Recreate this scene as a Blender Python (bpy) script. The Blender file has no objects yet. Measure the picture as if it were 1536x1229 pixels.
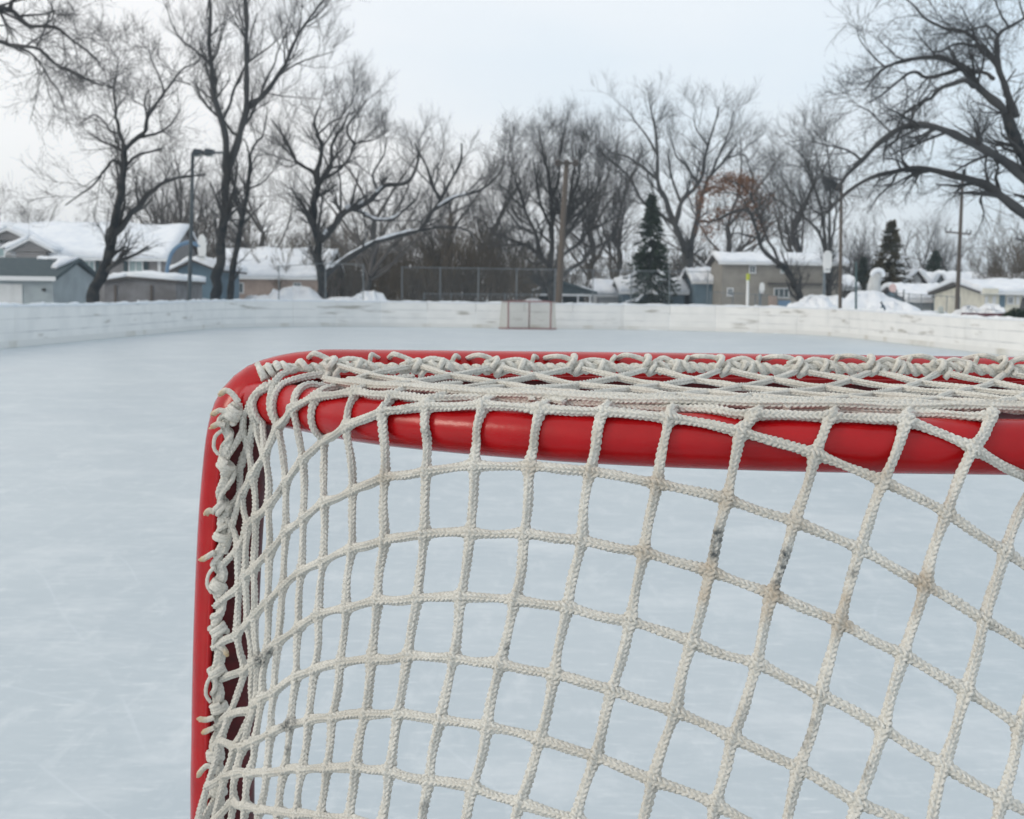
import bpy, math, numpy as np, random
from mathutils import Matrix, Vector
from mathutils.geometry import tessellate_polygon
rng = np.random.default_rng(7)
SC = bpy.context.scene
COL = SC.collection
R = math.radians

# ------------------------------------------------------------------ camera model
F = 1792.; CX, CY = 768., 614.5
PITCH = R(5.26); ROLL = R(0.75)
EYE = np.array([0, 0, 1.3])
fwd = np.array([0, math.cos(PITCH), -math.sin(PITCH)])
_r0 = np.array([1., 0, 0]); _u0 = np.cross(_r0, fwd)
rgt = _r0*math.cos(ROLL)+_u0*math.sin(ROLL)
upv = -_r0*math.sin(ROLL)+_u0*math.cos(ROLL)

def at(x, y, Y):
    """point of the world at distance Y seen at photo position x, y"""
    x = np.asarray(x, float); y = np.asarray(y, float); Y = np.asarray(Y, float)
    r = fwd+((x-CX)/F)[..., None]*rgt-((y-CY)/F)[..., None]*upv
    return EYE+r*(Y/r[..., 1])[..., None]

def hor(x):
    return CY-F*math.tan(PITCH)+math.tan(ROLL)*(x-CX)

cam_d = bpy.data.cameras.new('camera'); cam = bpy.data.objects.new('camera', cam_d); COL.objects.link(cam)
cam.matrix_world = Matrix(((rgt[0], upv[0], -fwd[0], EYE[0]), (rgt[1], upv[1], -fwd[1], EYE[1]),
                           (rgt[2], upv[2], -fwd[2], EYE[2]), (0, 0, 0, 1)))
cam_d.sensor_width = 36; cam_d.sensor_fit = 'HORIZONTAL'; cam_d.lens = 36*F/1536
cam_d.clip_start = .02; cam_d.clip_end = 4000
cam_d.dof.use_dof = True; cam_d.dof.focus_distance = .9; cam_d.dof.aperture_fstop = 20
SC.camera = cam

# ------------------------------------------------------------------ object helpers
def tag(o, label=None, cat=None, group=None, kind=None):
    if label: o['label'] = label
    if cat: o['category'] = cat
    if group: o['group'] = group
    if kind: o['kind'] = kind
    return o

def empty(name, loc, label=None, cat=None, group=None):
    o = bpy.data.objects.new(name, None); COL.objects.link(o); o.location = loc
    o.empty_display_size = .2
    return tag(o, label, cat, group)

class MB:
    """collects vertices and faces, makes one mesh object"""
    def __init__(s): s.v = []; s.q = []; s.t = []; s.n = 0; s.att = []
    def add(s, v, q=None, t=None, att=None):
        v = np.asarray(v, float).reshape(-1, 3)
        if q is not None and len(q): s.q.append(np.asarray(q, np.int64).reshape(-1, 4)+s.n)
        if t is not None and len(t): s.t.append(np.asarray(t, np.int64).reshape(-1, 3)+s.n)
        s.v.append(v); s.n += len(v); s.att.append(att)
        return s
    def box(s, a, b):
        x0, y0, z0 = np.minimum(a, b); x1, y1, z1 = np.maximum(a, b)
        v = [(x0, y0, z0), (x1, y0, z0), (x1, y1, z0), (x0, y1, z0), (x0, y0, z1), (x1, y0, z1), (x1, y1, z1), (x0, y1, z1)]
        return s.add(v, [(0, 3, 2, 1), (4, 5, 6, 7), (0, 1, 5, 4), (1, 2, 6, 5), (2, 3, 7, 6), (3, 0, 4, 7)])
    def prism(s, poly, y0, y1):
        """polygon in x, z pushed along y"""
        n = len(poly)
        v = [(x, y0, z) for x, z in poly]+[(x, y1, z) for x, z in poly]
        s.add(v, [(i, (i+1) % n, n+(i+1) % n, n+i) for i in range(n)])
        s.cap([(x, z) for x, z in poly], n)
        return s
    def cap(s, p2, n):
        tr = tessellate_polygon([[Vector((float(a), float(b), 0)) for a, b in p2]])
        s.t.append(np.array([(i, j, k) for i, j, k in tr]+[(n+i, n+k, n+j) for i, j, k in tr])+s.n-2*n)
    def prismx(s, poly, x0, x1):
        """polygon in y, z pushed along x"""
        n = len(poly)
        v = [(x0, y, z) for y, z in poly]+[(x1, y, z) for y, z in poly]
        s.add(v, [(i, (i+1) % n, n+(i+1) % n, n+i) for i in range(n)])
        s.cap([(y, z) for y, z in poly], n)
        return s
    def tube(s, P, r, m=8, cap=True):
        v, q, t = tube(P, r, m, cap); return s.add(v, q, t)
    def build(s, name, mat, parent=None, smooth=False, attname=None, org=None):
        me = bpy.data.meshes.new(name)
        V = np.vstack(s.v)
        if org is not None: V = V-np.asarray(org)
        q = np.vstack(s.q) if s.q else np.zeros((0, 4), np.int64); t = np.vstack(s.t) if s.t else np.zeros((0, 3), np.int64)
        me.vertices.add(len(V)); me.vertices.foreach_set('co', V.astype(np.float32).ravel())
        nl = q.size+t.size
        me.loops.add(nl); me.loops.foreach_set('vertex_index', np.concatenate([q.ravel(), t.ravel()]).astype(np.int32))
        me.polygons.add(len(q)+len(t))
        st = np.concatenate([np.arange(len(q))*4, q.size+np.arange(len(t))*3]).astype(np.int32)
        me.polygons.foreach_set('loop_start', st)
        me.update(calc_edges=True)
        me.polygons.foreach_set('use_smooth', np.full(len(q)+len(t), bool(smooth)))
        if attname:
            a = me.attributes.new(attname, 'FLOAT_VECTOR', 'POINT')
            A = np.vstack([np.zeros((len(v), 3)) if x is None else x for v, x in zip(s.v, s.att)])
            a.data.foreach_set('vector', A.astype(np.float32).ravel())
        me.validate()
        if mat: me.materials.append(mat)
        o = bpy.data.objects.new(name, me); COL.objects.link(o)
        if parent is not None: o.parent = parent
        return o

def child(o, parent):
    """parent without moving it (parents here are unrotated empties)"""
    o.parent = parent; o.location = Vector(o.location)-parent.location
    return o

def frames(P):
    P = np.asarray(P, float); n = len(P)
    T = np.gradient(P, axis=0); T /= np.linalg.norm(T, axis=1)[:, None]+1e-12
    N = np.zeros_like(T)
    a = np.array([0, 0, 1.]) if abs(T[0, 2]) < .9 else np.array([0, 1., 0])
    u = np.cross(T[0], a); u /= np.linalg.norm(u); N[0] = u
    for i in range(1, n):
        u = N[i-1]-T[i]*(N[i-1]@T[i]); N[i] = u/(np.linalg.norm(u)+1e-12)
    return T, N, np.cross(T, N)

def tube(P, r, m=8, cap=True):
    P = np.asarray(P, float); n = len(P); r = np.broadcast_to(np.asarray(r, float), (n,))
    T, N, B = frames(P)
    th = np.arange(m)*2*math.pi/m
    v = P[:, None]+r[:, None, None]*(np.cos(th)[None, :, None]*N[:, None]+np.sin(th)[None, :, None]*B[:, None])
    i = np.arange(n-1)[:, None]*m; j = np.arange(m)[None]; k = (j+1) % m
    q = np.stack([i+j, i+k, i+m+k, i+m+j], -1).reshape(-1, 4)
    v = v.reshape(-1, 3); t = []
    if cap:
        v = np.vstack([v, P[:1], P[-1:]])
        a = n*m
        t = [(a, (x+1) % m, x) for x in range(m)]+[(a+1, (n-1)*m+x, (n-1)*m+(x+1) % m) for x in range(m)]
    return v, q, t

def crom(P, step=None, n=None):
    """smooth curve through points, evenly resampled"""
    P = np.asarray(P, float); out = []
    for i in range(len(P)-1):
        a, b = P[i], P[i+1]; pa = P[i-1] if i else 2*a-b; pb = P[i+2] if i+2 < len(P) else 2*b-a
        t = np.linspace(0, 1, 24, endpoint=False)[:, None]
        out.append(.5*((2*a)+(-pa+b)*t+(2*pa-5*a+4*b-pb)*t*t+(-pa+3*a-3*b+pb)*t**3))
    Q = np.vstack(out+[P[-1:]])
    d = np.r_[0, np.cumsum(np.linalg.norm(np.diff(Q, axis=0), axis=1))]
    k = n or max(2, int(d[-1]/step)+1)
    s = np.linspace(0, d[-1], k)
    return np.stack([np.interp(s, d, Q[:, c]) for c in range(3)], 1)

# ------------------------------------------------------------------ materials
def mat(name, col, rough=.6, col2=None, scale=8., detail=4., bump=0., bscale=None, spec=.5, metal=0., coat=0., stretch=(1, 1, 1), lo=.4, hi=.65):
    m = bpy.data.materials.new(name); m.use_nodes = True
    nt = m.node_tree; n = nt.nodes; l = nt.links
    b = n['Principled BSDF']
    b.inputs['Base Color'].default_value = (*col, 1); b.inputs['Roughness'].default_value = rough
    b.inputs['Specular IOR Level'].default_value = spec; b.inputs['Metallic'].default_value = metal
    b.inputs['Coat Weight'].default_value = coat; b.inputs['Coat Roughness'].default_value = .1
    tc = n.new('ShaderNodeTexCoord'); mp = n.new('ShaderNodeMapping'); mp.inputs['Scale'].default_value = stretch
    l.new(tc.outputs['Object'], mp.inputs['Vector'])
    if col2 is not None:
        nz = n.new('ShaderNodeTexNoise'); nz.inputs['Scale'].default_value = scale; nz.inputs['Detail'].default_value = detail
        l.new(mp.outputs['Vector'], nz.inputs['Vector'])
        cr = n.new('ShaderNodeValToRGB'); cr.color_ramp.elements[0].position = lo; cr.color_ramp.elements[1].position = hi
        cr.color_ramp.elements[0].color = (*col, 1); cr.color_ramp.elements[1].color = (*col2, 1)
        l.new(nz.outputs['Fac'], cr.inputs['Fac']); l.new(cr.outputs['Color'], b.inputs['Base Color'])
    if bump:
        nb = n.new('ShaderNodeTexNoise'); nb.inputs['Scale'].default_value = bscale or scale*3; nb.inputs['Detail'].default_value = 5
        l.new(mp.outputs['Vector'], nb.inputs['Vector'])
        bp = n.new('ShaderNodeBump'); bp.inputs['Strength'].default_value = bump; bp.inputs['Distance'].default_value = .02
        l.new(nb.outputs['Fac'], bp.inputs['Height']); l.new(bp.outputs['Normal'], b.inputs['Normal'])
    return m

def siding(name, col, pitch=.18, axis='Z', dark=.6, rough=.7, col2=None):
    """wall cladding: shadow grooves as relief, worn colour by noise"""
    m = mat(name, col, rough, col2 or tuple(c*.82 for c in col), 1.5)
    nt = m.node_tree; n = nt.nodes; l = nt.links; b = n['Principled BSDF']
    tc = n['Texture Coordinate']; w = n.new('ShaderNodeTexWave'); w.wave_type = 'BANDS'; w.bands_direction = axis
    w.wave_profile = 'SAW'; w.inputs['Scale'].default_value = 1/pitch/6.283*3.14159*2*.5
    l.new(tc.outputs['Object'], w.inputs['Vector'])
    bp = n.new('ShaderNodeBump'); bp.inputs['Strength'].default_value = dark; bp.inputs['Distance'].default_value = .03
    l.new(w.outputs['Fac'], bp.inputs['Height']); l.new(bp.outputs['Normal'], b.inputs['Normal'])
    return m

M = {}
M['snow'] = mat('snow', (.80, .83, .86), .65, (.72, .76, .81), 2.0, bump=.35, bscale=6, spec=.3)
M['bark'] = mat('bark', (.022, .027, .032), .9, (.052, .053, .053), 3, bump=.6, bscale=14, spec=.2)
M['bark_pale'] = mat('bark_pale', (.075, .075, .075), .9, (.05, .052, .054), 3, bump=.5, bscale=14, spec=.2)
M['twig'] = mat('twig', (.050, .053, .056), .9, (.072, .072, .073), .6, spec=.2)
M['twig_brown'] = mat('twig_brown', (.115, .095, .072), .9, (.075, .066, .056), .4, spec=.2)
M['twig_far'] = mat('twig_far', (.105, .098, .094), .9, (.08, .079, .08), .6, spec=.2)
M['dead_leaf'] = mat('dead_leaf', (.21, .11, .065), .8, (.14, .075, .045), 2, spec=.2)
M['needle'] = mat('needle', (.018, .035, .028), .8, (.035, .055, .036), 2, spec=.2)
M['needle_brown'] = mat('needle_brown', (.075, .062, .035), .8, (.04, .045, .03), .9, spec=.2)
M['red'] = mat('red_paint', (.41, .003, .006), .24, (.34, .003, .005), 30, spec=.34, bump=.03, bscale=160)
M['maroon'] = mat('maroon_bar_shade', (.10, .010, .013), .5, (.055, .009, .011), 60, bump=.1, bscale=200, spec=.3)  # dark tone stands for the shade on the goal frame's inner side
M['steel'] = mat('galvanised', (.17, .20, .22), .5, (.13, .155, .175), 6, metal=.3)
M['grey_pole'] = mat('grey_pole', (.055, .075, .09), .5, (.045, .06, .07), 3)
M['blue_pole'] = mat('blue_pole', (.10, .19, .30), .45, (.13, .22, .32), 3)
M['green_pole'] = mat('green_pole', (.05, .10, .11), .5)
M['wood_pole'] = mat('wood_pole', (.12, .10, .085), .85, (.085, .072, .062), 3, stretch=(8, 8, .4), bump=.4, bscale=8)
M['dark_pole'] = mat('dark_pole', (.10, .085, .075), .85, (.07, .06, .055), 3, stretch=(8, 8, .4))
M['white'] = mat('white_paint', (.74, .75, .74), .5, (.66, .68, .68), 2)
M['dark'] = mat('dark_metal', (.03, .035, .04), .5)
M['glass'] = mat('window_glass', (.20, .28, .29), .12, (.27, .34, .34), 1.2, spec=.6)
M['glass_dark'] = mat('window_glass_dark', (.05, .075, .085), .1, spec=.6)
M['shutter'] = mat('shutter', (.018, .045, .055), .5)
M['shingle_dark'] = mat('shingle_dark', (.035, .06, .072), .8, (.05, .075, .085), 5, bump=.4, bscale=20)
M['shingle'] = mat('shingle', (.09, .085, .085), .85, (.06, .06, .06), 6)

def scuffed(m, scale, lo, hi, colr, stretch=(1, 1, 1)):
    """sparse chips and rubbed marks on paint"""
    nt = m.node_tree; n = nt.nodes; l = nt.links; b = n['Principled BSDF']; src = b.inputs['Base Color'].links[0].from_socket
    mp = n.new('ShaderNodeMapping'); mp.inputs['Scale'].default_value = stretch; l.new(n['Texture Coordinate'].outputs['Object'], mp.inputs['Vector'])
    z = n.new('ShaderNodeTexNoise'); z.inputs['Scale'].default_value = scale; z.inputs['Detail'].default_value = 6; z.inputs['Roughness'].default_value = .65; l.new(mp.outputs['Vector'], z.inputs['Vector'])
    mr = n.new('ShaderNodeMapRange'); mr.inputs['From Min'].default_value = lo; mr.inputs['From Max'].default_value = hi; mr.inputs['To Max'].default_value = .8; l.new(z.outputs['Fac'], mr.inputs['Value'])
    x = n.new('ShaderNodeMix'); x.data_type = 'RGBA'; l.new(mr.outputs['Result'], x.inputs['Factor']); l.new(src, x.inputs['A']); x.inputs['B'].default_value = (*colr, 1); l.new(x.outputs['Result'], b.inputs['Base Color'])
scuffed(M['red'], 38, .69, .73, (.07, .008, .01), (.35, 1, 1)); scuffed(M['red'], 70, .72, .75, (.50, .22, .21), (.5, 1, 1))

# ------------------------------------------------------------------ light
W = bpy.data.worlds.new('World'); SC.world = W; W.use_nodes = True
nt = W.node_tree; n = nt.nodes; l = nt.links
bg = n['Background']; bg.inputs['Strength'].default_value = .1
sky = n.new('ShaderNodeTexSky'); sky.sky_type = 'NISHITA'; sky.sun_disc = False
SUN_EL = R(20); SUN_AZ = R(248)             # clockwise from +Y: low, to the left and a little behind the camera
sky.sun_elevation = SUN_EL; sky.sun_rotation = SUN_AZ; sky.dust_density = 2; sky.air_density = 1.2
tc = n.new('ShaderNodeTexCoord'); mp = n.new('ShaderNodeMapping'); mp.inputs['Scale'].default_value = (1.2, 1.2, 3.2)
nz = n.new('ShaderNodeTexNoise'); nz.inputs['Scale'].default_value = 1.3; nz.inputs['Detail'].default_value = 4; nz.inputs['Roughness'].default_value = .45
l.new(tc.outputs['Generated'], mp.inputs['Vector']); l.new(mp.outputs['Vector'], nz.inputs['Vector'])
# thin overcast: whiter to the left where the sun is behind it, bluer to the right
sp = n.new('ShaderNodeSeparateXYZ'); l.new(tc.outputs['Generated'], sp.inputs['Vector'])
mr = n.new('ShaderNodeMapRange'); mr.inputs['From Min'].default_value = -.55; mr.inputs['From Max'].default_value = .6
l.new(sp.outputs['X'], mr.inputs['Value'])
ad = n.new('ShaderNodeMath'); ad.operation = 'MULTIPLY_ADD'; ad.inputs[1].default_value = 1.5; ad.inputs[2].default_value = -.75
l.new(nz.outputs['Fac'], ad.inputs[0])
sm = n.new('ShaderNodeMath'); sm.operation = 'ADD'; sm.use_clamp = True
l.new(mr.outputs['Result'], sm.inputs[0]); l.new(ad.outputs[0], sm.inputs[1])
cr = n.new('ShaderNodeValToRGB'); e = cr.color_ramp.elements
e[0].position = 0; e[0].color = (.93, .935, .94, 1); e[1].position = 1; e[1].color = (.66, .76, .85, 1)
e2 = e.new(.5); e2.color = (.905, .90, .905, 1)
l.new(sm.outputs[0], cr.inputs['Fac'])
gain = n.new('ShaderNodeVectorMath'); gain.operation = 'SCALE'; gain.inputs['Scale'].default_value = 12.6
l.new(cr.outputs['Color'], gain.inputs[0])
mx = n.new('ShaderNodeMix'); mx.data_type = 'RGBA'; mx.inputs['Factor'].default_value = .88
l.new(sky.outputs['Color'], mx.inputs['A']); l.new(gain.outputs['Vector'], mx.inputs['B'])
l.new(mx.outputs['Result'], bg.inputs['Color'])

sd = bpy.data.lights.new('sun', 'SUN'); so = bpy.data.objects.new('sun', sd); COL.objects.link(so)
sd.energy = .9; sd.angle = R(14); sd.color = (1, .90, .76)
sv = Vector((math.sin(SUN_AZ)*math.cos(SUN_EL), math.cos(SUN_AZ)*math.cos(SUN_EL), math.sin(SUN_EL)))
so.rotation_euler = sv.to_track_quat('Z', 'Y').to_euler(); so.location = (-20, -10, 20)
SC.view_settings.view_transform = 'Standard'; SC.view_settings.look = 'None'; SC.view_settings.exposure = 0; SC.view_settings.gamma = 1

# ------------------------------------------------------------------ ground, ice, boards
XL, XR, YF, YN, RC = -11.9, 13.0, 54.4, -5.0, 8.0
def rink_path():
    p = [(XL, YN)]
    p += [(XL, y) for y in np.arange(YN+2.4, YF-RC, 2.4)]
    p += [(XL+RC-RC*math.cos(a), YF-RC+RC*math.sin(a)) for a in np.linspace(0, math.pi/2, 7)]
    p += [(x, YF) for x in np.arange(XL+RC+2.2, XR-RC, 2.2)]
    p += [(XR-RC+RC*math.sin(a), YF-RC+RC*math.cos(a)) for a in np.linspace(0, math.pi/2, 7)]
    p += [(XR, y) for y in np.arange(YF-RC-2.4, YN, -2.4)]
    p += [(XR, YN)]
    return np.array(p)
RP = rink_path()

def inside_d(x, y):
    """how far outside the boards (negative inside)"""
    cx = np.clip(x, XL+RC, XR-RC); cy = np.minimum(y, YF-RC)
    dcorner = np.hypot(x-cx, y-cy)-RC
    dside = np.maximum(XL-x, x-XR)
    return np.where(y > YF-RC, dcorner, dside)

gx = np.r_[-900, -500, -260, -140, np.arange(-80, 80.1, 1.0), 140, 260, 500, 900]
gy = np.r_[-900, -300, -100, -30, np.arange(-10, 130.1, 1.0), 180, 260, 500, 900]
X, Y = np.meshgrid(gx, gy)
d = inside_d(X, Y)
bumps = (.12*np.sin(X*.31+1.7*np.sin(Y*.17))+.1*np.sin(Y*.43+X*.11)+.05*np.sin(X*1.3+Y*.9))
Z = np.where(d < .8, -.06, .30+bumps*np.clip(d/4, 0, 1))
Z = np.where((d >= .8) & (d < 4), Z+.25*np.exp(-((d-2.2)/1.1)**2), Z)
nx, ny = len(gx), len(gy)
ii = (np.arange(ny-1)[:, None]*nx+np.arange(nx-1)[None]).ravel()
b = MB(); b.add(np.stack([X, Y, Z], -1).reshape(-1, 3), np.stack([ii, ii+1, ii+nx+1, ii+nx], -1))
tag(b.build('snow_ground', M['snow'], smooth=True), kind='structure')

def ice_mat():
    m = bpy.data.materials.new('ice'); m.use_nodes = True; nt = m.node_tree; n = nt.nodes; l = nt.links
    b = n['Principled BSDF']; tc = n.new('ShaderNodeTexCoord')
    def noise(scale, st, det=5, rot=0, rough=.55):
        mp = n.new('ShaderNodeMapping'); mp.inputs['Scale'].default_value = st; mp.inputs['Rotation'].default_value = (0, 0, rot)
        l.new(tc.outputs['Object'], mp.inputs['Vector'])
        z = n.new('ShaderNodeTexNoise'); z.inputs['Scale'].default_value = scale; z.inputs['Detail'].default_value = det
        z.inputs['Roughness'].default_value = rough; l.new(mp.outputs['Vector'], z.inputs['Vector']); return z.outputs['Fac']
    def ramp(v, p0, p1, c0, c1):
        r = n.new('ShaderNodeValToRGB'); r.color_ramp.elements[0].position = p0; r.color_ramp.elements[1].position = p1
        r.color_ramp.elements[0].color = (*c0, 1); r.color_ramp.elements[1].color = (*c1, 1); l.new(v, r.inputs['Fac']); return r.outputs['Color']
    def mix(a, c, f):
        x = n.new('ShaderNodeMix'); x.data_type = 'RGBA'; l.new(f, x.inputs['Factor'])
        for s, v in (('A', a), ('B', c)):
            if isinstance(v, tuple): x.inputs[s].default_value = (*v, 1)
            else: l.new(v, x.inputs[s])
        return x.outputs['Result']
    base = ramp(noise(.35, (1, 1, 1)), .3, .7, (.425, .49, .53), (.50, .56, .59))
    base = mix(base, (.46, .51, .545), ramp(noise(.16, (1, 2.5, 1), 3), .52, .75, (0, 0, 0), (.7, .7, .7)))
    s1 = ramp(noise(8, (1, .3, 1), 9, .5, .72), .53, .74, (0, 0, 0), (.6, .6, .6))
    s2 = ramp(noise(10, (.28, 1, 1), 9, .25, .72), .54, .76, (0, 0, 0), (.6, .6, .6))
    s3 = ramp(noise(1.5, (.6, 1, 1), 9, 1.1, .72), .50, .74, (0, 0, 0), (.8, .8, .8)); s4 = ramp(noise(24, (.3, 1, 1), 7, -.7, .75), .54, .70, (0, 0, 0), (.75, .75, .75))
    for s in (s1, s2, s3, s4): base = mix(base, (.66, .70, .72), s)
    # skate cuts: thin bright lines
    for k, (sc, rot) in enumerate(((2.2, .35), (3.0, -.9), (1.5, 1.9), (2.6, 2.6))):
        mp = n.new('ShaderNodeMapping'); mp.inputs['Rotation'].default_value = (0, 0, rot); mp.inputs['Location'].default_value = (k*3.1, k*1.7, 0)
        l.new(tc.outputs['Object'], mp.inputs['Vector'])
        w = n.new('ShaderNodeTexWave'); w.inputs['Scale'].default_value = sc*.32; w.inputs['Distortion'].default_value = 7; w.inputs['Detail'].default_value = 2.0
        w.inputs['Detail Scale'].default_value = .25; l.new(mp.outputs['Vector'], w.inputs['Vector'])
        lr = ramp(w.outputs['Fac'], .9982, 1.0, (0, 0, 0), (1, 1, 1))
        br = ramp(noise(.9, (1, 1, 1), 4, rot+1), .52, .62, (0, 0, 0), (.22, .22, .22))
        mu = n.new('ShaderNodeMath'); mu.operation = 'MULTIPLY'; l.new(lr, mu.inputs[0]); l.new(br, mu.inputs[1])
        base = mix(base, (.66, .71, .75), mu.outputs[0])
    l.new(base, b.inputs['Base Color'])
    b.inputs['Roughness'].default_value = .42; b.inputs['Specular IOR Level'].default_value = .35
    bp = n.new('ShaderNodeBump'); bp.inputs['Strength'].default_value = .12; bp.inputs['Distance'].default_value = .01
    l.new(noise(14, (1, .4, 1), 6, .4), bp.inputs['Height']); l.new(bp.outputs['Normal'], b.inputs['Normal'])
    return m
b = MB(); nI = len(RP)
b.add(np.c_[RP, np.zeros(nI)].tolist()+[(0.5, 25, 0)], None, [(i, nI, (i+1) % nI) for i in range(nI)])
b.t[-1] = b.t[-1][:, ::-1]
ice = tag(b.build('ice', ice_mat()), kind='structure')

def board_mat():
    m = siding('rink_board', (.84, .84, .825), .28, 'Z', .35, .6, (.77, .775, .765))
    nt = m.node_tree; n = nt.nodes; l = nt.links; b = n['Principled BSDF']
    src = b.inputs['Base Color'].links[0].from_socket
    tc = n['Texture Coordinate']
    mp = n.new('ShaderNodeMapping'); mp.inputs['Scale'].default_value = (1, 1, 7); l.new(tc.outputs['Object'], mp.inputs['Vector'])
    z = n.new('ShaderNodeTexNoise'); z.inputs['Scale'].default_value = .55; z.inputs['Detail'].default_value = 6; l.new(mp.outputs['Vector'], z.inputs['Vector'])
    r = n.new('ShaderNodeValToRGB'); r.color_ramp.elements[0].position = .60; r.color_ramp.elements[1].position = .70
    r.color_ramp.elements[0].color = (0, 0, 0, 1); r.color_ramp.elements[1].color = (.75, .75, .75, 1); l.new(z.outputs['Fac'], r.inputs['Fac'])
    x = n.new('ShaderNodeMix'); x.data_type = 'RGBA'; l.new(r.outputs['Color'], x.inputs['Factor']); l.new(src, x.inputs['A']); x.inputs['B'].default_value = (.30, .28, .24, 1)
    l.new(x.outputs['Result'], b.inputs['Base Color'])
    return m
M['board'] = board_mat()
M['kick'] = mat('kick_plate', (.72, .725, .71), .6, (.52, .50, .44), .8, lo=.55, hi=.72)
M['plank_gap'] = mat('plank_gap', (.26, .28, .30), .8, (.66, .67, .67), .9, lo=.42, hi=.58)
boards = empty('rink_boards', (0, YF, 0), 'long white wooden boards wrapping the ice with faint plank lines and scuffs', 'rink boards')
def bh(x, y):
    f = np.clip((y-34)/18, 0, 1)
    return (1.0 if x < 0 else .96)*(1-f)+1.13*f
for i in range(len(RP)-1):
    a, c = RP[i], RP[i+1]; t = (c-a)/np.linalg.norm(c-a); nrm = np.array([-t[1], t[0]])   # outward (path runs clockwise)
    g = .006
    a2, c2 = a+t*g, c-t*g
    h0, h1 = bh(*a), bh(*c)
    def slab(z0a, z1a, z0c, z1c, i0, i1):
        P = []
        for p, z0, z1 in ((a2, z0a, z1a), (c2, z0c, z1c)):
            for dz, o in ((z0, i0), (z0, i1), (z1, i1), (z1, i0)):
                P.append((*(p+nrm*o), dz))
        return P, [(0, 1, 2, 3), (7, 6, 5, 4), (0, 4, 5, 1), (1, 5, 6, 2), (2, 6, 7, 3), (3, 7, 4, 0)]
    pb = MB()
    pb.add(*slab(0, h0-.03, 0, h1-.03, 0, .03))
    for fr in (.03, .5, .97):                                 # studs behind
        p = a2+(c2-a2)*fr; hh = h0+(h1-h0)*fr-.05
        q0 = p+nrm*.031-t*.04; q1 = p+nrm*.031+t*.04; q2 = q1+nrm*.09; q3 = q0+nrm*.09
        pb.add([(*k, 0) for k in (q0, q1, q2, q3)]+[(*k, hh) for k in (q0, q1, q2, q3)],
               [(0, 1, 5, 4), (1, 2, 6, 5), (2, 3, 7, 6), (3, 0, 4, 7), (4, 5, 6, 7)])
    o = child(pb.build('board_panel', M['board']), boards)
    for zf in (.36, .68):
        gb = MB(); gb.add(*slab(h0*zf-.006, h0*zf+.006, h1*zf-.006, h1*zf+.006, -.003, -.0005)); child(gb.build('plank_gap', M['plank_gap']), boards)
    kb = MB(); kb.add(*slab(.004, .17, .004, .17, -.012, -.002)); child(kb.build('kick_plate', M['kick']), boards)
    cb = MB(); cb.add(*slab(h0-.028, h0+.03, h1-.028, h1+.03, -.02, .10)); child(cb.build('top_rail', M['snow']), boards)
    sg = np.random.default_rng(i); f_ = np.linspace(0, 1, 14); P_ = np.c_[a2[0]+(c2[0]-a2[0])*f_+nrm[0]*.04, a2[1]+(c2[1]-a2[1])*f_+nrm[1]*.04, h0+(h1-h0)*f_+.02+sg.normal(0, .006, 14)]
    sb_ = MB(); sb_.tube(P_, np.clip(.035+.018*np.sin(f_*9+i)+sg.normal(0, .010, 14), .012, .07), 8); child(sb_.build('snow', M['snow'], smooth=True), boards)

# ------------------------------------------------------------------ the near goal
goal = empty('hockey_goal', (.61, 1.2, 0), 'red steel hockey goal with cream rope net, filling the foreground', 'hockey goal', None)
GC = .61; RF = .031; YG = 1.2
px = [(287, 1229), (288, 1120), (290, 1000), (293, 900), (297.5, 800), (303, 722), (311, 650), (323, 603), (342, 573), (368, 551), (400, 538), (440, 529), (480, 525.5), (520, 524.3), (900, 528), (1200, 531.5)]
o2 = at([p[0] for p in px], [p[1] for p in px], YG)[:, [0, 2]]
t2 = np.gradient(o2, axis=0); t2 /= np.linalg.norm(t2, axis=1)[:, None]
n2 = np.stack([t2[:, 1], -t2[:, 0]], 1)           # to the inside of the goal
c2 = o2+n2*RF
half = [(c2[0, 0]-.004, 0.0), (c2[0, 0]-.002, .4)]+[tuple(p) for p in c2 if p[0] < GC-.05]
zc = half[-1][1]
full = half+[(2*GC-x, z) for x, z in half[::-1]]
FP = crom([(x, YG, z) for x, z in full], n=420)
b = MB(); b.tube(FP, RF, 28); child(b.build('front_frame', M['red'], smooth=True), goal)
# lacing bar shell on the frame's inner back side; shade put into its colour
T, N, B = frames(FP)
nin = np.stack([T[:, 2], np.zeros(len(T)), -T[:, 0]], 1); back = np.array([0, -1., 0])
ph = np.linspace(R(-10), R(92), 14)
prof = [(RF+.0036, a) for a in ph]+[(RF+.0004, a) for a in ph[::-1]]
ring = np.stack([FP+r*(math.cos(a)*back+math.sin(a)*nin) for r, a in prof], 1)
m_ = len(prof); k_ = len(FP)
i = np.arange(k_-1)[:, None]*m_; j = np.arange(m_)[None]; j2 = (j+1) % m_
b = MB(); b.add(ring.reshape(-1, 3), np.stack([i+j, i+m_+j, i+m_+j2, i+j2], -1).reshape(-1, 4)); child(b.build('lacing_bar_shade', M['maroon'], smooth=True), goal)
b = MB(); e0 = FP+(RF+.005)*(math.cos(R(-10))*back+math.sin(R(-10))*nin); b.tube(e0, .0028, 8); child(b.build('lacing_bar_edge', M['red'], smooth=True), goal)
# top back rail, curved in plan
ZP, RPI = 1.196, .021
PC = [(-.262, 1.195), (-.245, 1.172), (-.205, 1.125), (-.131, 1.03), (-.047, .966), (.057, .914), (.159, .889), (.26, .88), (.4, .88)]
PC = PC+[(2*GC-x, y) for x, y in PC[::-1]]
TP = crom([(x, y, ZP) for x, y in PC], n=260)
b = MB(); b.tube(TP, RPI, 24); child(b.build('top_rail', M['red'], smooth=True), goal)
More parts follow.
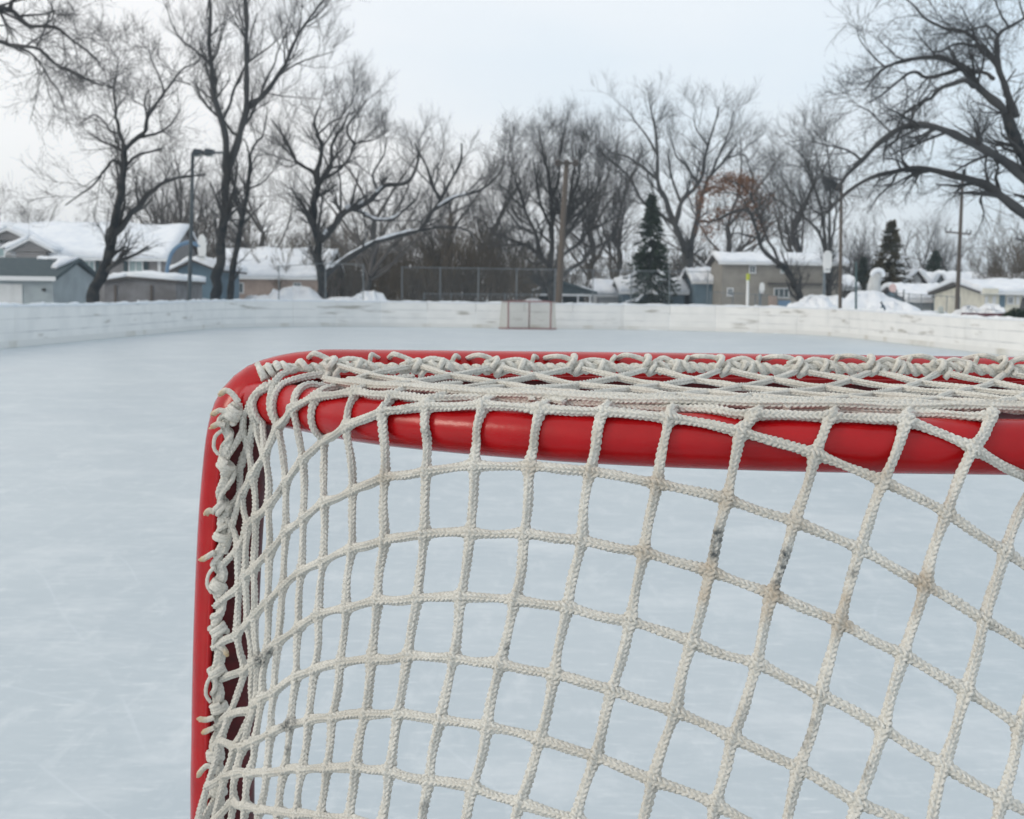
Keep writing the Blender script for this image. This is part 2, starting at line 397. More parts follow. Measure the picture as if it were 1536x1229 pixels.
# base frame on the ice
BP = crom([(-.30, 1.20, .022), (-.29, 1.0, .022), (-.22, .62, .022), (-.02, .34, .022), (.3, .25, .022), (.92, .25, .022), (1.24, .34, .022), (1.44, .62, .022), (1.51, 1.0, .022), (1.52, 1.2, .022)], n=120)
b = MB(); b.tube(BP, .021, 14); child(b.build('base_frame', M['red'], smooth=True), goal)
b = MB(); b.tube(crom([(GC, .883, 1.176), (GC, .74, .8), (GC, .45, .3), (GC, .26, .03)], n=40), .019, 14); child(b.build('back_brace', M['red'], smooth=True), goal)

# ---- rope
TPd = crom(TP, n=1400); FPd = crom(FP[:230], n=900)
def push(P, r0):
    """rope lies on the tubes, never inside them"""
    P = P.copy()
    for C, rad in ((TPd, RPI+r0*.82), (FPd, RF+.004+r0*.8)):
        lo, hi = C.min(0)-rad, C.max(0)+rad
        ix = np.where(((P > lo) & (P < hi)).all(1))[0]
        for s in range(0, len(ix), 400):
            k = ix[s:s+400]; D = P[k, None]-C[None]; d2 = (D**2).sum(2); j = d2.argmin(1); d = np.sqrt(d2[np.arange(len(k)), j])
            m_ = d < rad
            if m_.any():
                kk = k[m_]; v = P[kk]-C[j[m_]]; v /= np.linalg.norm(v, axis=1)[:, None]+1e-9
                P[kk] = C[j[m_]]+v*rad
    for _ in range(3): P[1:-1] = (P[:-2]+2*P[1:-1]+P[2:])/4
    return P
def rope_geo(path, r0=.0042, step=.00055, m=26, knots=None, twist=0., swell=.46, sw=.0062, seed=0, braid=.5, nopush=False):
    P = crom(path, step=step); P = P if nopush else push(P, r0); n = len(P)
    T, N, B = frames(P)
    s = np.r_[0, np.cumsum(np.linalg.norm(np.diff(P, axis=0), axis=1))]
    th = np.arange(m)*2*math.pi/m
    C = 6; ptc = .0042
    u = th/(2*math.pi)*C; col = np.floor(u); v = u-col-.5
    rs = np.random.default_rng(seed)
    jit = .16*np.sin(s[:, None]*310+rs.uniform(0, 9)+col[None]*2.1)
    phs = s[:, None]/ptc+np.where(col % 2 == 0, 1, -1)[None]*v[None]*.9+np.where(col % 2 == 0, 0, .5)[None]+jit
    fr = phs-np.floor(phs)-.5
    h = np.sqrt(np.clip(1-(2*fr)**2, 0, 1))*np.sqrt(np.clip(1-(1.9*v)**2, 0, 1))[None]
    am = 1+.25*np.sin(np.floor(phs)*12.9898+col[None]*78.233+seed)
    r = r0*(1-braid+braid*1.3*h*am)
    r = r*(1+.05*np.sin(s*170+rs.uniform(0, 9))+.04*np.sin(s*67+rs.uniform(0, 9)))[:, None]
    if knots is not None and len(knots):
        dk = np.min(np.linalg.norm(P[:, None]-np.asarray(knots)[None], axis=2), 1)
        r = r*(1+swell*np.exp(-(dk/sw)**2))[:, None]
    V = P[:, None]+r[..., None]*(np.cos(th)[None, :, None]*N[:, None]+np.sin(th)[None, :, None]*B[:, None])
    i = np.arange(n-1)[:, None]*m; j = np.arange(m)[None]; k = (j+1) % m
    q = np.stack([i+j, i+k, i+m+k, i+m+j], -1).reshape(-1, 4)
    a = n*m
    t = [(a, (x+1) % m, x) for x in range(m)]+[(a+1, (n-1)*m+x, (n-1)*m+(x+1) % m) for x in range(m)]
    return np.vstack([V.reshape(-1, 3), P[:1], P[-1:]]), q, np.array(t)

def rope_mat():
    m = mat('rope', (.67, .66, .61), .9, (.58, .56, .505), 9, 5, spec=.2, lo=.45, hi=.72)
    nt = m.node_tree; n = nt.nodes; l = nt.links; b = n['Principled BSDF']
    src = b.inputs['Base Color'].links[0].from_socket
    at_ = n.new('ShaderNodeAttribute'); at_.attribute_name = 'stain'
    sp = n.new('ShaderNodeSeparateXYZ'); l.new(at_.outputs['Vector'], sp.inputs['Vector'])
    tc = n['Texture Coordinate']
    def speck(scale, chan, lo, hi, colr, src):
        z = n.new('ShaderNodeTexNoise'); z.inputs['Scale'].default_value = scale; z.inputs['Detail'].default_value = 3
        l.new(tc.outputs['Object'], z.inputs['Vector'])
        mr = n.new('ShaderNodeMapRange'); mr.inputs['From Min'].default_value = lo; mr.inputs['From Max'].default_value = hi
        l.new(z.outputs['Fac'], mr.inputs['Value'])
        mu = n.new('ShaderNodeMath'); mu.operation = 'MULTIPLY'; l.new(mr.outputs['Result'], mu.inputs[0]); l.new(sp.outputs[chan], mu.inputs[1])
        x = n.new('ShaderNodeMix'); x.data_type = 'RGBA'; l.new(mu.outputs[0], x.inputs['Factor']); l.new(src, x.inputs['A']); x.inputs['B'].default_value = (*colr, 1)
        return x.outputs['Result']
    zf = n.new('ShaderNodeTexNoise'); zf.inputs['Scale'].default_value = 420; zf.inputs['Detail'].default_value = 2; l.new(tc.outputs['Object'], zf.inputs['Vector'])
    mf = n.new('ShaderNodeMapRange'); mf.inputs['From Min'].default_value = .42; mf.inputs['From Max'].default_value = .68; mf.inputs['To Max'].default_value = .55; l.new(zf.outputs['Fac'], mf.inputs['Value'])
    xf = n.new('ShaderNodeMix'); xf.data_type = 'RGBA'; l.new(mf.outputs['Result'], xf.inputs['Factor']); l.new(src, xf.inputs['A']); xf.inputs['B'].default_value = (.40, .39, .35, 1)
    c = speck(60, 'Y', .2, .6, (.46, .40, .32), xf.outputs['Result'])
    c = speck(260, 'X', .28, .62, (.075, .085, .09), c)
    c = speck(120, 'Z', .2, .5, (.55, .42, .26), c)
    l.new(c, b.inputs['Base Color'])
    return m
M['rope'] = rope_mat()

KN = {'c4':{0:(-0.2635,1.1391,1.0559),1:(-0.2622,1.1348,1.0188),2:(-0.2627,1.1302,0.9740),3:(-0.2558,1.1269,0.9394),4:(-0.2695,1.1230,0.8962),5:(-0.2782,1.1210,0.8709)},
'c3':{-2:(-0.2712,1.1753,1.1314),-1:(-0.2644,1.1562,1.1059),0:(-0.2541,1.1381,1.0771),1:(-0.2535,1.1253,1.0330),2:(-0.2499,1.1163,0.9879),3:(-0.2437,1.1101,0.9527),4:(-0.2439,1.1039,0.9079),5:(-0.2591,1.0997,0.8741),6:(-0.2677,1.0975,0.8461)},
'c2':{-2:(-0.2577,1.1597,1.1542),-1:(-0.2501,1.1450,1.1268),0:(-0.2444,1.1293,1.0886),1:(-0.2427,1.1142,1.0421),2:(-0.2398,1.1024,1.0008),3:(-0.2355,1.0927,0.9595),4:(-0.2359,1.0845,0.9212),5:(-0.2452,1.0775,0.8834),6:(-0.2517,1.0726,0.8591),7:(-0.2533,1.0681,0.8334)},
'cA':{-2:(-0.2415,1.1460,1.2007),-1:(-0.2348,1.1310,1.1503),0:(-0.2287,1.1153,1.1029),1:(-0.2255,1.1014,1.0612),2:(-0.2242,1.0881,1.0175),3:(-0.2231,1.0753,0.9720),4:(-0.2254,1.0644,0.9340),5:(-0.2303,1.0550,0.8972),6:(-0.2337,1.0474,0.8690),7:(-0.2359,1.0403,0.8414)},
'cB':{-2:(-0.2263,1.1287,1.2182),-1:(-0.2184,1.1100,1.1790),0:(-0.2089,1.0977,1.1281),1:(-0.2069,1.0863,1.0840),2:(-0.2074,1.0717,1.0356),3:(-0.2089,1.0566,0.9889),4:(-0.2101,1.0432,0.9463),5:(-0.2110,1.0322,0.9129),6:(-0.2128,1.0225,0.8806),7:(-0.2169,1.0134,0.8504)},
'cC':{-1:(-0.1978,1.0727,1.1996),0:(-0.1899,1.0784,1.1528),1:(-0.1875,1.0674,1.1002),2:(-0.1866,1.0511,1.0549),3:(-0.1869,1.0351,1.0076),4:(-0.1863,1.0214,0.9684),5:(-0.1889,1.0093,0.9301),6:(-0.1927,0.9981,0.8926),7:(-0.1955,0.9878,0.8602)},
'cD':{-1:(-0.1734,1.0489,1.2127),0:(-0.1675,1.0560,1.1723),1:(-0.1644,1.0396,1.1199),2:(-0.1626,1.0242,1.0708),3:(-0.1646,1.0106,1.0271),4:(-0.1660,0.9976,0.9822),5:(-0.1691,0.9855,0.9419),6:(-0.1724,0.9741,0.9038),7:(-0.1761,0.9633,0.8695)},
'cE':{-1:(-0.1346,1.0179,1.2197),0:(-0.1394,1.0029,1.1914),1:(-0.1340,1.0008,1.1372),2:(-0.1342,0.9942,1.0882),3:(-0.1373,0.9840,1.0397),4:(-0.1402,0.9729,0.9966),5:(-0.1452,0.9616,0.9537),6:(-0.1485,0.9506,0.9142),7:(-0.1517,0.9400,0.8780)},
'cF':{-1:(-0.1003,0.9883,1.2196),0:(-0.1062,0.9771,1.2067),1:(-0.1037,0.9702,1.1536),2:(-0.1034,0.9644,1.1021),3:(-0.1079,0.9568,1.0539),4:(-0.1110,0.9475,1.0076),5:(-0.1152,0.9376,0.9655),6:(-0.1219,0.9275,0.9255),7:(-0.1253,0.9174,0.8862)},
'cG':{-1:(-0.0648,0.9626,1.2189),0:(-0.0692,0.9570,1.2134),1:(-0.0681,0.9463,1.1625),2:(-0.0688,0.9381,1.1133),3:(-0.0732,0.9304,1.0632),4:(-0.0797,0.9224,1.0185),5:(-0.0865,0.9136,0.9744),6:(-0.0922,0.9042,0.9315),7:(-0.0973,0.8949,0.8908)},
'cH':{0:(-0.0231,0.9343,1.2171),1:(-0.0286,0.9242,1.1704),2:(-0.0308,0.9147,1.1195),3:(-0.0373,0.9064,1.0709),4:(-0.0427,0.8984,1.0247),5:(-0.0521,0.8899,0.9790),6:(-0.0593,0.8811,0.9340),7:(-0.0665,0.8721,0.8922)},
'cI':{0:(0.0215,0.9117,1.2166),1:(0.0143,0.9031,1.1734),2:(0.0108,0.8936,1.1232),3:(0.0039,0.8845,1.0739),4:(-0.0065,0.8758,1.0275),5:(-0.0153,0.8672,0.9821),6:(-0.0251,0.8587,0.9391)},
'cJ':{0:(0.0681,0.8936,1.2169),1:(0.0588,0.8842,1.1731),2:(0.0527,0.8742,1.1226),3:(0.0427,0.8644,1.0745),4:(0.0338,0.8548,1.0265),5:(0.0236,0.8453,0.9806),6:(0.0095,0.8360,0.9367)},
'cK':{0:(0.1163,0.8783,1.2145),1:(0.1068,0.8674,1.1673),2:(0.0974,0.8567,1.1183),3:(0.0878,0.8459,1.0696),4:(0.0744,0.8350,1.0221),5:(0.0625,0.8242,0.9769),6:(0.0485,0.8134,0.9348)},
'cL':{-1:(0.1776,0.8727,1.2183),0:(0.1665,0.8637,1.2064),1:(0.1563,0.8529,1.1585),2:(0.1437,0.8411,1.1082),3:(0.1298,0.8287,1.0599),4:(0.1170,0.8162,1.0136),5:(0.1012,0.8036,0.9688)},
'cM':{-1:(0.2325,0.8677,1.2180),0:(0.2194,0.8561,1.1919),1:(0.2027,0.8416,1.1447),2:(0.1851,0.8273,1.0952),3:(0.1728,0.8130,1.0494),4:(0.1548,0.7981,1.0017),5:(0.1416,0.7834,0.9604)},
'cN':{-1:(0.2864,0.8628,1.2163),0:(0.2666,0.8475,1.1735),1:(0.2471,0.8317,1.1276),2:(0.2298,0.8149,1.0791),3:(0.2141,0.7978,1.0327),4:(0.1970,0.7805,0.9875)},
'cO':{-2:(0.3499,0.8683,1.2195),-1:(0.3324,0.8541,1.1976),0:(0.3101,0.8410,1.1525),1:(0.2909,0.8230,1.1048),2:(0.2719,0.8034,1.0603),3:(0.2538,0.7832,1.0151),4:(0.2326,0.7631,0.9718)},
'cP':{-1:(0.3830,0.8692,1.1722),0:(0.3532,0.8398,1.1258),1:(0.3310,0.8153,1.0822),2:(0.3117,0.7920,1.0392),3:(0.2900,0.7688,0.9958)},
'cQ':{0:(0.3951,0.8368,1.1005),1:(0.3688,0.8088,1.0590),2:(0.3446,0.7814,1.0188),3:(0.3240,0.7545,0.9790)}}
cols = list(KN)
fx = lambda c: cols.index(c)
KP = {(i, r): np.array(p) for i, c in enumerate(cols) for r, p in KN[c].items()}
traced = set(KP)

ZT = 1.2235
def atZ(x, y, z):
    x = np.asarray(x, float); y = np.asarray(y, float)
    r = fwd+((x-CX)/F)[..., None]*rgt-((y-CY)/F)[..., None]*upv
    return EYE+r*((z-EYE[2])/r[..., 2])[..., None]
railY = lambda x: np.interp(x, TP[:, 0], TP[:, 1])
for c in ('cH', 'cI', 'cJ', 'cK'):
    KP[(fx(c), -1)] = KP[(fx(c), 0)]+np.array([.007, .026, .0035])
for c in ('cL', 'cM', 'cN'):
    KP[(fx(c), -2)] = KP[(fx(c), -1)]+np.array([.010, .026, .003])
traced = set(KP)
nC = len(cols)
# continue the net down to the base frame and across to the other post
for i in range(nC):
    rs = sorted(r for (c, r) in KP if c == i); last = KP[(i, rs[-1])]; stp = last-KP[(i, rs[-2])]
    stp = stp/np.linalg.norm(stp)*.046; tgt = np.array([-.003, -.012, -.043])
    p = last
    for k in range(1, 24):
        stp = stp*.75+tgt*.25; p = p+stp
        if p[2] < .05: break
        KP[(i, rs[-1]+k)] = p
A_ = np.array([.0405, -.001, -.020]); B_ = np.array([-.020, -.020, -.040])
for i in range(nC, nC+24):
    src = {r: p for (c, r), p in KP.items() if c == i-1}
    top = None
    for r, p in src.items():
        q = p+A_
        if q[2] > .05 and q[0] < 1.47: KP[(i, r)] = q
    rs = sorted(r for (c, r) in KP if c == i)
    if not rs: break
    r = rs[0]
    while KP[(i, r)][2] < 1.17:
        q = KP[(i, r)]-B_
        if q[2] > 1.17: q = np.array([q[0], .862, min(q[2], 1.222)])
        KP[(i, r-1)] = q; r -= 1
        if q[0] > 1.5: break
imax = max(c for c, r in KP)

net = MB(); KALL = np.array([KP[k] for k in traced])
seed = 0
BLACK = [(1075, 805, 1.0, 14), (1071, 828, 1.0, 12), (1178, 835, 1., 14), (1173, 858, 1., 14), (1168, 878, 1., 10), (1281, 858, .6, 12), (1272, 826, .5, 9),
         (764, 973, .8, 8), (390, 990, 1., 11), (404, 978, .8, 8), (430, 1088, .9, 12), (441, 1083, .7, 8), (426, 1125, .8, 8), (1217, 1085, .7, 8), (1210, 1103, .7, 8),
         (1205, 1118, .7, 8), (1299, 1150, .6, 7), (1294, 1163, .6, 7), (640, 650, .55, 15), (600, 617, .45, 25), (340, 748, .9, 8), (1220, 884, .5, 9), (638, 1212, .6, 10), (421, 735, .4, 7), (1158, 758, .3, 9)]
TAN = [(1065, 860, 1, 22), (1158, 893, 1, 24), (1259, 934, 1.0, 26), (1265, 905, .9, 20), (1387, 878, .9, 24), (1056, 888, .9, 18), (1150, 915, .8, 22), (985, 726, .7, 20), (966, 828, .6, 20), (577, 714, .8, 14),
       (1378, 905, .7, 20), (1090, 749, .6, 20), (1325, 722, .5, 30), (795, 703, .6, 16), (885, 710, .6, 16), (1192, 783, .5, 26), (1419, 772, .4, 30), (720, 650, .5, 20), (803, 655, .5, 20), (897, 660, .5, 20), (1003, 668, .5, 20)]
def stains(V, end=None):
    d = V-EYE; z = d@fwd; x = CX+F*(d@rgt)/z; y = CY-F*(d@upv)/z
    out = np.zeros((len(V), 3))
    for k, L in ((0, BLACK), (1, TAN)):
        for a, b_, s_, r_ in L:
            out[:, k] = np.maximum(out[:, k], s_*np.exp(-(((x-a)**2+(y-b_)**2)/r_**2)**1.5))
    if end is not None:
        for e_ in end: out[:, 2] = np.maximum(out[:, 2], np.exp(-(np.linalg.norm(V-e_, axis=1)/.006)**2))
    return out
def lay(path, knots=None, r0=.0035, end=None, mb=None, **kw):
    global seed; seed += 1
    v, q, t = rope_geo(path, r0, knots=knots, seed=seed, **kw)
    (mb or net).add(v, q, t, att=stains(v, end))
def plain(path, r0=.0036):
    P = crom(path, step=.012); v, q, t = tube(P, r0, 7); net.add(v, q, t)
def runs(seq):
    """split a line of knots into the finely modelled stretch and the rest"""
    cur = []; kind = None
    for a, c in zip(seq[:-1], seq[1:]):
        k = (a in near) and (c in near)
        if k != kind and cur:
            yield kind, cur; cur = []
        if not cur: cur = [a]
        cur.append(c); kind = k
    if cur: yield kind, cur
def near_ok(p):
    d = p-EYE; z = d@fwd; x = CX+F*(d@rgt)/z; y = CY-F*(d@upv)/z
    return -80 < x < 1640 and y < 1330
near = {k for k, p in KP.items() if near_ok(p)}
wob = {k: rng.normal(0, .0006, 3) for k in KP}
lac_end = {-2: (338, 733), -1: (338, 764), 0: (330, 851), 1: (323, 910), 2: (320, 972), 3: (327, 1020), 4: (328, 1083), 5: (322, 1128), 6: (320, 1168), 7: (326, 1194)}
kx = [386, 501, 625, 745, 864, 975, 1084, 1199, 1309, 1410, 1508]
YL = 1.150
KX = [float(at(x, 557, YL)[0]) for x in kx]
while KX[-1] < 1.44: KX.append(KX[-1]+.073)
YT = YL-.0415*np.arange(9)
ZTAB = np.array([1.2360, 1.2290, 1.2250, 1.2234, 1.2230, 1.2234, 1.2240, 1.2240, 1.2240])
sheet = lambda y: float(np.interp(-y, -YT, ZTAB))
def top_node(u, k):
    """u in knot units along the bar, k rows towards the back"""
    x = np.interp(u, np.arange(len(KX)), KX) if 0 <= u <= len(KX)-1 else (KX[0]+.075*u if u < 0 else KX[-1]+.075*(u-len(KX)+1))
    j = np.random.default_rng(int((u+50)*20)*131+k).normal(0, 1, 3)*(.0022, .0018, .0005)
    return np.array([x, YT[k], ZTAB[k]])+(j if k else 0)
def climb(p):
    """the column goes on over the rail and runs into the diamonds of the top sheet"""
    s0 = np.array([p[0]+.007, p[1]+.018, max(p[2], ZP+RPI+.005)])
    k = 5 if p[1] < .9 else max(1, int((YL-p[1]-.03)/.0415)); best = None
    for u in np.arange(0, len(KX), .5):
        if (2*u-k) % 2: continue
        q = top_node(u, k)
        if best is None or abs(q[0]-(s0[0]+.02)) < abs(best[1][0]-(s0[0]+.02)): best = (u, q)
    u, q = best
    return [top_node(u+.5, k-1)-np.array([0, 0, .0015]), q-np.array([0, 0, .001]), s0]
# columns
for i in range(imax+1):
    rs = sorted(r for (c, r) in KP if c == i)
    seqs, cur = [], [rs[0]]
    for r in rs[1:]:
        if r == cur[-1]+1: cur.append(r)
        else: seqs.append(cur); cur = [r]
    seqs.append(cur)
    for sq in seqs:
        for kd, ks in runs([(i, r) for r in sq]):
            P = [KP[k] for k in ks]
            if kd:
                if ks[0][1] == rs[0] and i >= fx('cH'): P = climb(P[0])+P
                Q = []
                for a, c in zip(P[:-1], P[1:]): Q += [a, (a+c)/2+rng.normal(0, .0007, 3)]
                lay(Q+[P[-1]], KALL, r0=.0031 if i < fx('cF') else .0035)
            else: plain(P)
# rows
for r in range(-40, 60):
    cs = sorted(c for (c, rr) in KP if rr == r)
    if len(cs) < 2: continue
    seqs, cur = [], [cs[0]]
    for c in cs[1:]:
        if c == cur[-1]+1: cur.append(c)
        else: seqs.append(cur); cur = [c]
    seqs.append(cur)
    for sq in seqs:
        if len(sq) < 2: continue
        for kd, ks in runs([(c, r) for c in sq]):
            P = [KP[k] for k in ks]
            if kd:
                if ks[0][0] <= 1 and r in lac_end: P = [at(*lac_end[r], 1.152)]+P
                Q = []
                for a, c in zip(P[:-1], P[1:]): Q += [a, (a+c)/2+rng.normal(0, .0006, 3)]
                lay(Q+[P[-1]], KALL, r0=.0034)
            else: plain(P)
# strands that climb round the corner
def zt(*pts): return [atZ(x, y, ZT) for x, y in pts]
ra = lambda *p: [at(x, y, Y) for x, y, Y in p]
lay([KP[(fx('cB'), -2)]]+ra((424, 561, 1.14), (447, 553, 1.150)), r0=.0032)
lay([KP[(fx('cB'), -1)]]+ra((413, 606, 1.112), (419, 584, 1.12), (432, 573, 1.13), (464, 564, 1.142), (505, 558, 1.150)), r0=.0032)
lay([KP[(fx('cC'), -1)]]+ra((447, 593, 1.085), (464, 583, 1.10), (502, 575, 1.12), (560, 566, 1.14)), r0=.0032)
lay([KP[(fx('cD'), -1)]]+ra((486, 585, 1.06), (520, 578, 1.08), (565, 572, 1.11), (620, 566, 1.13)), r0=.0032)
lay([KP[(fx('cE'), -1)]]+ra((543, 582, 1.03), (575, 577, 1.06), (630, 572, 1.10)), r0=.0032)
lay([KP[(fx('cF'), -1)]]+ra((602, 587, 1.0), (632, 582, 1.03), (690, 576, 1.08)), r0=.0032)
lay([KP[(fx('cG'), -1)]]+ra((664, 594, .975), (700, 588, 1.0), (760, 580, 1.06)), r0=.0032)
lay([at(404, 582, 1.14), at(380, 601, 1.145), at(366, 622, 1.15), at(348, 629, 1.15)], r0=.0031)
lay([at(366, 622, 1.15), at(364, 645, 1.153), at(371, 668, 1.158)], r0=.0031)
lay([at(364, 645, 1.153), at(352, 668, 1.152), at(338, 690, 1.15)], r0=.0031)
lay([at(361, 742, 1.152), at(352, 775, 1.15), at(344, 805, 1.15), at(336, 830, 1.15)], r0=.0031)
lay([at(400, 575, 1.135), at(392, 592, 1.14), at(385, 615, 1.145), at(386, 650, 1.148), at(396, 690, 1.13)], r0=.0031)
lay([at(357, 824, 1.14), at(352, 800, 1.148), at(340, 778, 1.15)], r0=.0031)

# ---- top panel: diamonds between the crossbar lacing and the curved rail
for u0 in range(len(KX)):
    for sgn in (-.5, .5):
        P = [top_node(u0, 0)]
        for k in range(1, 8):
            p = top_node(u0+sgn*k, k)
            if p[0] < -.245 or p[0] > 1.46: break
            ry = railY(p[0])
            if p[1] < ry+.012:
                a = P[-1]; d = p-a; f = np.clip((a[1]-(ry+.010))/(a[1]-p[1]+1e-6), .1, 1)
                e_ = a+d*f; e_[2] = ZT-.003; P.append(e_); break
            P.append(p)
        if len(P) < 2: continue
        if P[0][0] < .62: lay(P, np.array(P[1:]), swell=.12, r0=.0028)
        else: plain(P)
for u0 in (-3, -2, -1):                              # strands that begin at the post side of the corner
    P = []
    for k in range(0, 8):
        p = top_node(u0+.5*k, k)
        if p[0] < -.235: continue
        if p[1] < railY(p[0])-.002: break
        P.append(p)
    if len(P) > 1: lay(P, r0=.0028)
lay([np.array([x, railY(x)+.010, ZT+.001+.0006*math.sin(x*60)]) for x in np.linspace(-.17, .46, 26)], r0=.0032)
lay([np.array([x, railY(x)+.030, ZT+.0008+.0006*math.sin(x*75)]) for x in np.linspace(-.15, .46, 24)], r0=.0034)
child(net.build('net', M['rope'], smooth=True, attname='stain'), goal)

# ---- lacing cord that ties the net to the frame
lc = MB()
def lc_lay(P, r0=.0042, **kw): lay(P, r0=r0, mb=lc, **kw)
def wrap(a, b_, rad, turns, r0=.0033, ph=0., sq=1.):
    a = np.array(a, float); b_ = np.array(b_, float); t = (b_-a); L = np.linalg.norm(t); t /= L
    u = np.cross(t, [0, 1., 0]); u /= np.linalg.norm(u); w = np.cross(t, u)
    k = int(turns*10)+1; f = np.linspace(0, 1, k); an = ph+f*turns*2*math.pi
    P = [a+t*L*ff+rad*(math.cos(x)*u+sq*math.sin(x)*w) for ff, x in zip(f, an)]
    lc_lay(P, r0, braid=.16)
core = [(352, 606), (341, 622), (333, 640), (336, 662), (326, 690), (331, 716), (322, 742), (334, 762), (325, 784), (328, 812), (319, 836), (327, 862), (317, 884), (324, 910), (315, 938), (322, 964), (320, 990), (314, 1012), (322, 1040), (316, 1066), (322, 1092), (313, 1116), (318, 1142), (322, 1166), (314, 1190), (322, 1212), (318, 1250), (318, 1300)]
CP = [at(x+(8 if y > 650 else 4), y, 1.152) for x, y in core]
lc_lay(CP, .0046, braid=.3)
cs = crom(CP, step=.001); Tc, Nc, Bc = frames(cs); n_ = len(cs)
g = np.random.default_rng(3)
an = np.cumsum(np.abs(.15+.10*np.sin(np.arange(n_)/17.)+.09*np.sin(np.arange(n_)/5.3+1)))
rad = .0058+.0014*np.sin(np.arange(n_)/9.)+.001*np.sin(np.arange(n_)/3.7)
hp = cs+rad[:, None]*(np.cos(an)[:, None]*Nc+np.sin(an)[:, None]*Bc)
lc_lay(hp[::6], .0026, braid=.3)
for (x, y, dx, dy, tr) in [(342, 622, -12, 14, 3), (331, 700, -9, 12, 3), (325, 762, 10, 11, 2.4), (326, 806, -4, 12, 2.6), (320, 880, -8, 11, 3), (321, 945, 8, 14, 2.6), (319, 1008, 6, 12, 2.6), (322, 1062, 4, 13, 3), (316, 1132, 2, 14, 3.4), (320, 1186, -10, 12, 3)]:
    x += 7; wrap(at(x-dx*.5, y-dy*.5, 1.150), at(x+dx*.5, y+dy*.5, 1.150), .0064, tr, .0029, g.uniform(0, 6))
def loose(pts, r0=.0027, Y=1.145, fray=True, tuck=0.):
    P = [at(x, y, Y) for x, y in pts]
    if tuck: P[-1] = P[-1]+np.array([0, tuck, -.002])
    lc_lay(P, r0, end=[P[-1]] if fray else None, braid=.24, nopush=bool(tuck))
    if fray:
        d = P[-1]-P[-2]; d /= np.linalg.norm(d)
        for _ in range(9):
            e_ = P[-1]+d*g.uniform(.0012, .0026)+g.normal(0, .0009, 3)
            v, q, t = tube([P[-1]-d*.002+g.normal(0, .0008, 3), (P[-1]+e_)/2+g.normal(0, .0006, 3), e_], [.0013, .0012, .0008], 5)
            lc.add(v, q, t, att=np.tile([0, 0, 1.], (len(v), 1)))
for pts in ([(358, 604), (347, 590), (338, 586), (331, 591)], [(340, 618), (329, 616), (320, 621)], [(338, 638), (327, 636), (319, 640)], [(322, 768), (314, 766), (309, 770)],
            [(322, 828), (310, 836), (303, 840)], [(322, 1076), (310, 1080), (299, 1079)], [(322, 1092), (312, 1096), (306, 1099)],
            [(330, 1155), (312, 1149), (303, 1155), (298, 1162)], [(326, 968), (336, 974), (340, 981)], [(406, 549), (398, 551), (392, 559)]):
    loose(pts)
for pts in ([(334, 645), (323, 655), (321, 672), (328, 682)], [(322, 850), (313, 862), (311, 878), (318, 890)], 
            [(320, 1010), (311, 1025), (309, 1042), (316, 1054)], [(318, 1190), (309, 1200), (308, 1215), (313, 1229)]):
    loose(pts, .0018, 1.147, False)
# along the crossbar
cb = []
for a, c in zip(kx[:-1], kx[1:]):
    cb += [(a, 550+.0008*(a-800)+1.5), ((a*2+c)/3, 549+.001*(a-800)), ((a+2*c)/3, 553+.001*(a-800)+g.uniform(-2, 2))]
cb = [(x, y) for x, y in cb if x > 395]+[(1508, 556), (1580, 556), (1640, 557)]
lc_lay([at(x, y, 1.150) for x, y in [(388, 560), (398, 555), (420, 549)]+[c_ for c_ in cb if c_[0] > 425]], .0034, braid=.3)
cc = crom([at(x, y, 1.150) for x, y in cb if x > 425], step=.001); Tb, Nb, Bb = frames(cc); an = np.arange(len(cc))*2*math.pi/22+1.0*np.sin(np.arange(len(cc))/31.)
rb = .0033+.0008*np.sin(np.arange(len(cc))/13.); hb = cc+rb[:, None]*(np.cos(an)[:, None]*Nb+np.sin(an)[:, None]*Bb); lc_lay(hb[::4], .0027, braid=.3); lc_lay((2*cc-hb)[::4], .0027, braid=.3)
for q_, x in enumerate(kx[1:]):
    y = 550+.004*(x-800)*.5
    a = at(x-9, y-11, 1.147); c = at(x+10, y+12, 1.147); wrap(a, c, .0054, g.uniform(2.0, 2.7), .0028, g.uniform(0, 6))
    # strand that leaves the knot and goes over the bar, and the small hook half way along
    top = lambda xx, e_=0: at(xx, 532.5+.0062*(xx-800)+e_, 1.163)
    loose([(x-2, y-7), (x-16+g.uniform(-4, 4), y-14), (x-33+g.uniform(-5, 5), y-17+g.uniform(-2, 2)), (x-46, y-13)], .0024, 1.153, False, .03)
    loose([(x+6, y-6), (x+20, y-11+g.uniform(-3, 2)), (x+34, y-10+g.uniform(-3, 2)), (x+48, y-5), (x+60, y+4)], .0025, 1.151, False, .004)
    loose([(x+50, y+2), (x+54, y-9), (x+57+g.uniform(-3, 3), y-16+g.uniform(-2, 2)), (x+62, y-13)], .0021, 1.153, False, .03)
    for k in range(1):
        xx = x+36+k*14; wrap(at(xx-4, y-4, 1.15), at(xx+8, y+5, 1.15), .0056, 1.5, .0027, g.uniform(0, 6))
x9 = np.arange(.55, 1.47, .004)
for ph9 in (0, 3.14):
    v, q, t = tube(np.c_[x9, YL+.0034*np.cos(x9*290+ph9), 1.2365+.0034*np.sin(x9*290+ph9)], .0032, 7); lc.add(v, q, t)
wrap(at(392, 560, 1.147), at(420, 552, 1.147), .0050, 2.3, .0033)
wrap(at(424, 552, 1.147), at(470, 547, 1.147), .0042, 1.7, .0030)
child(lc.build('lacing_cord', M['rope'], smooth=True, attname='stain'), goal)

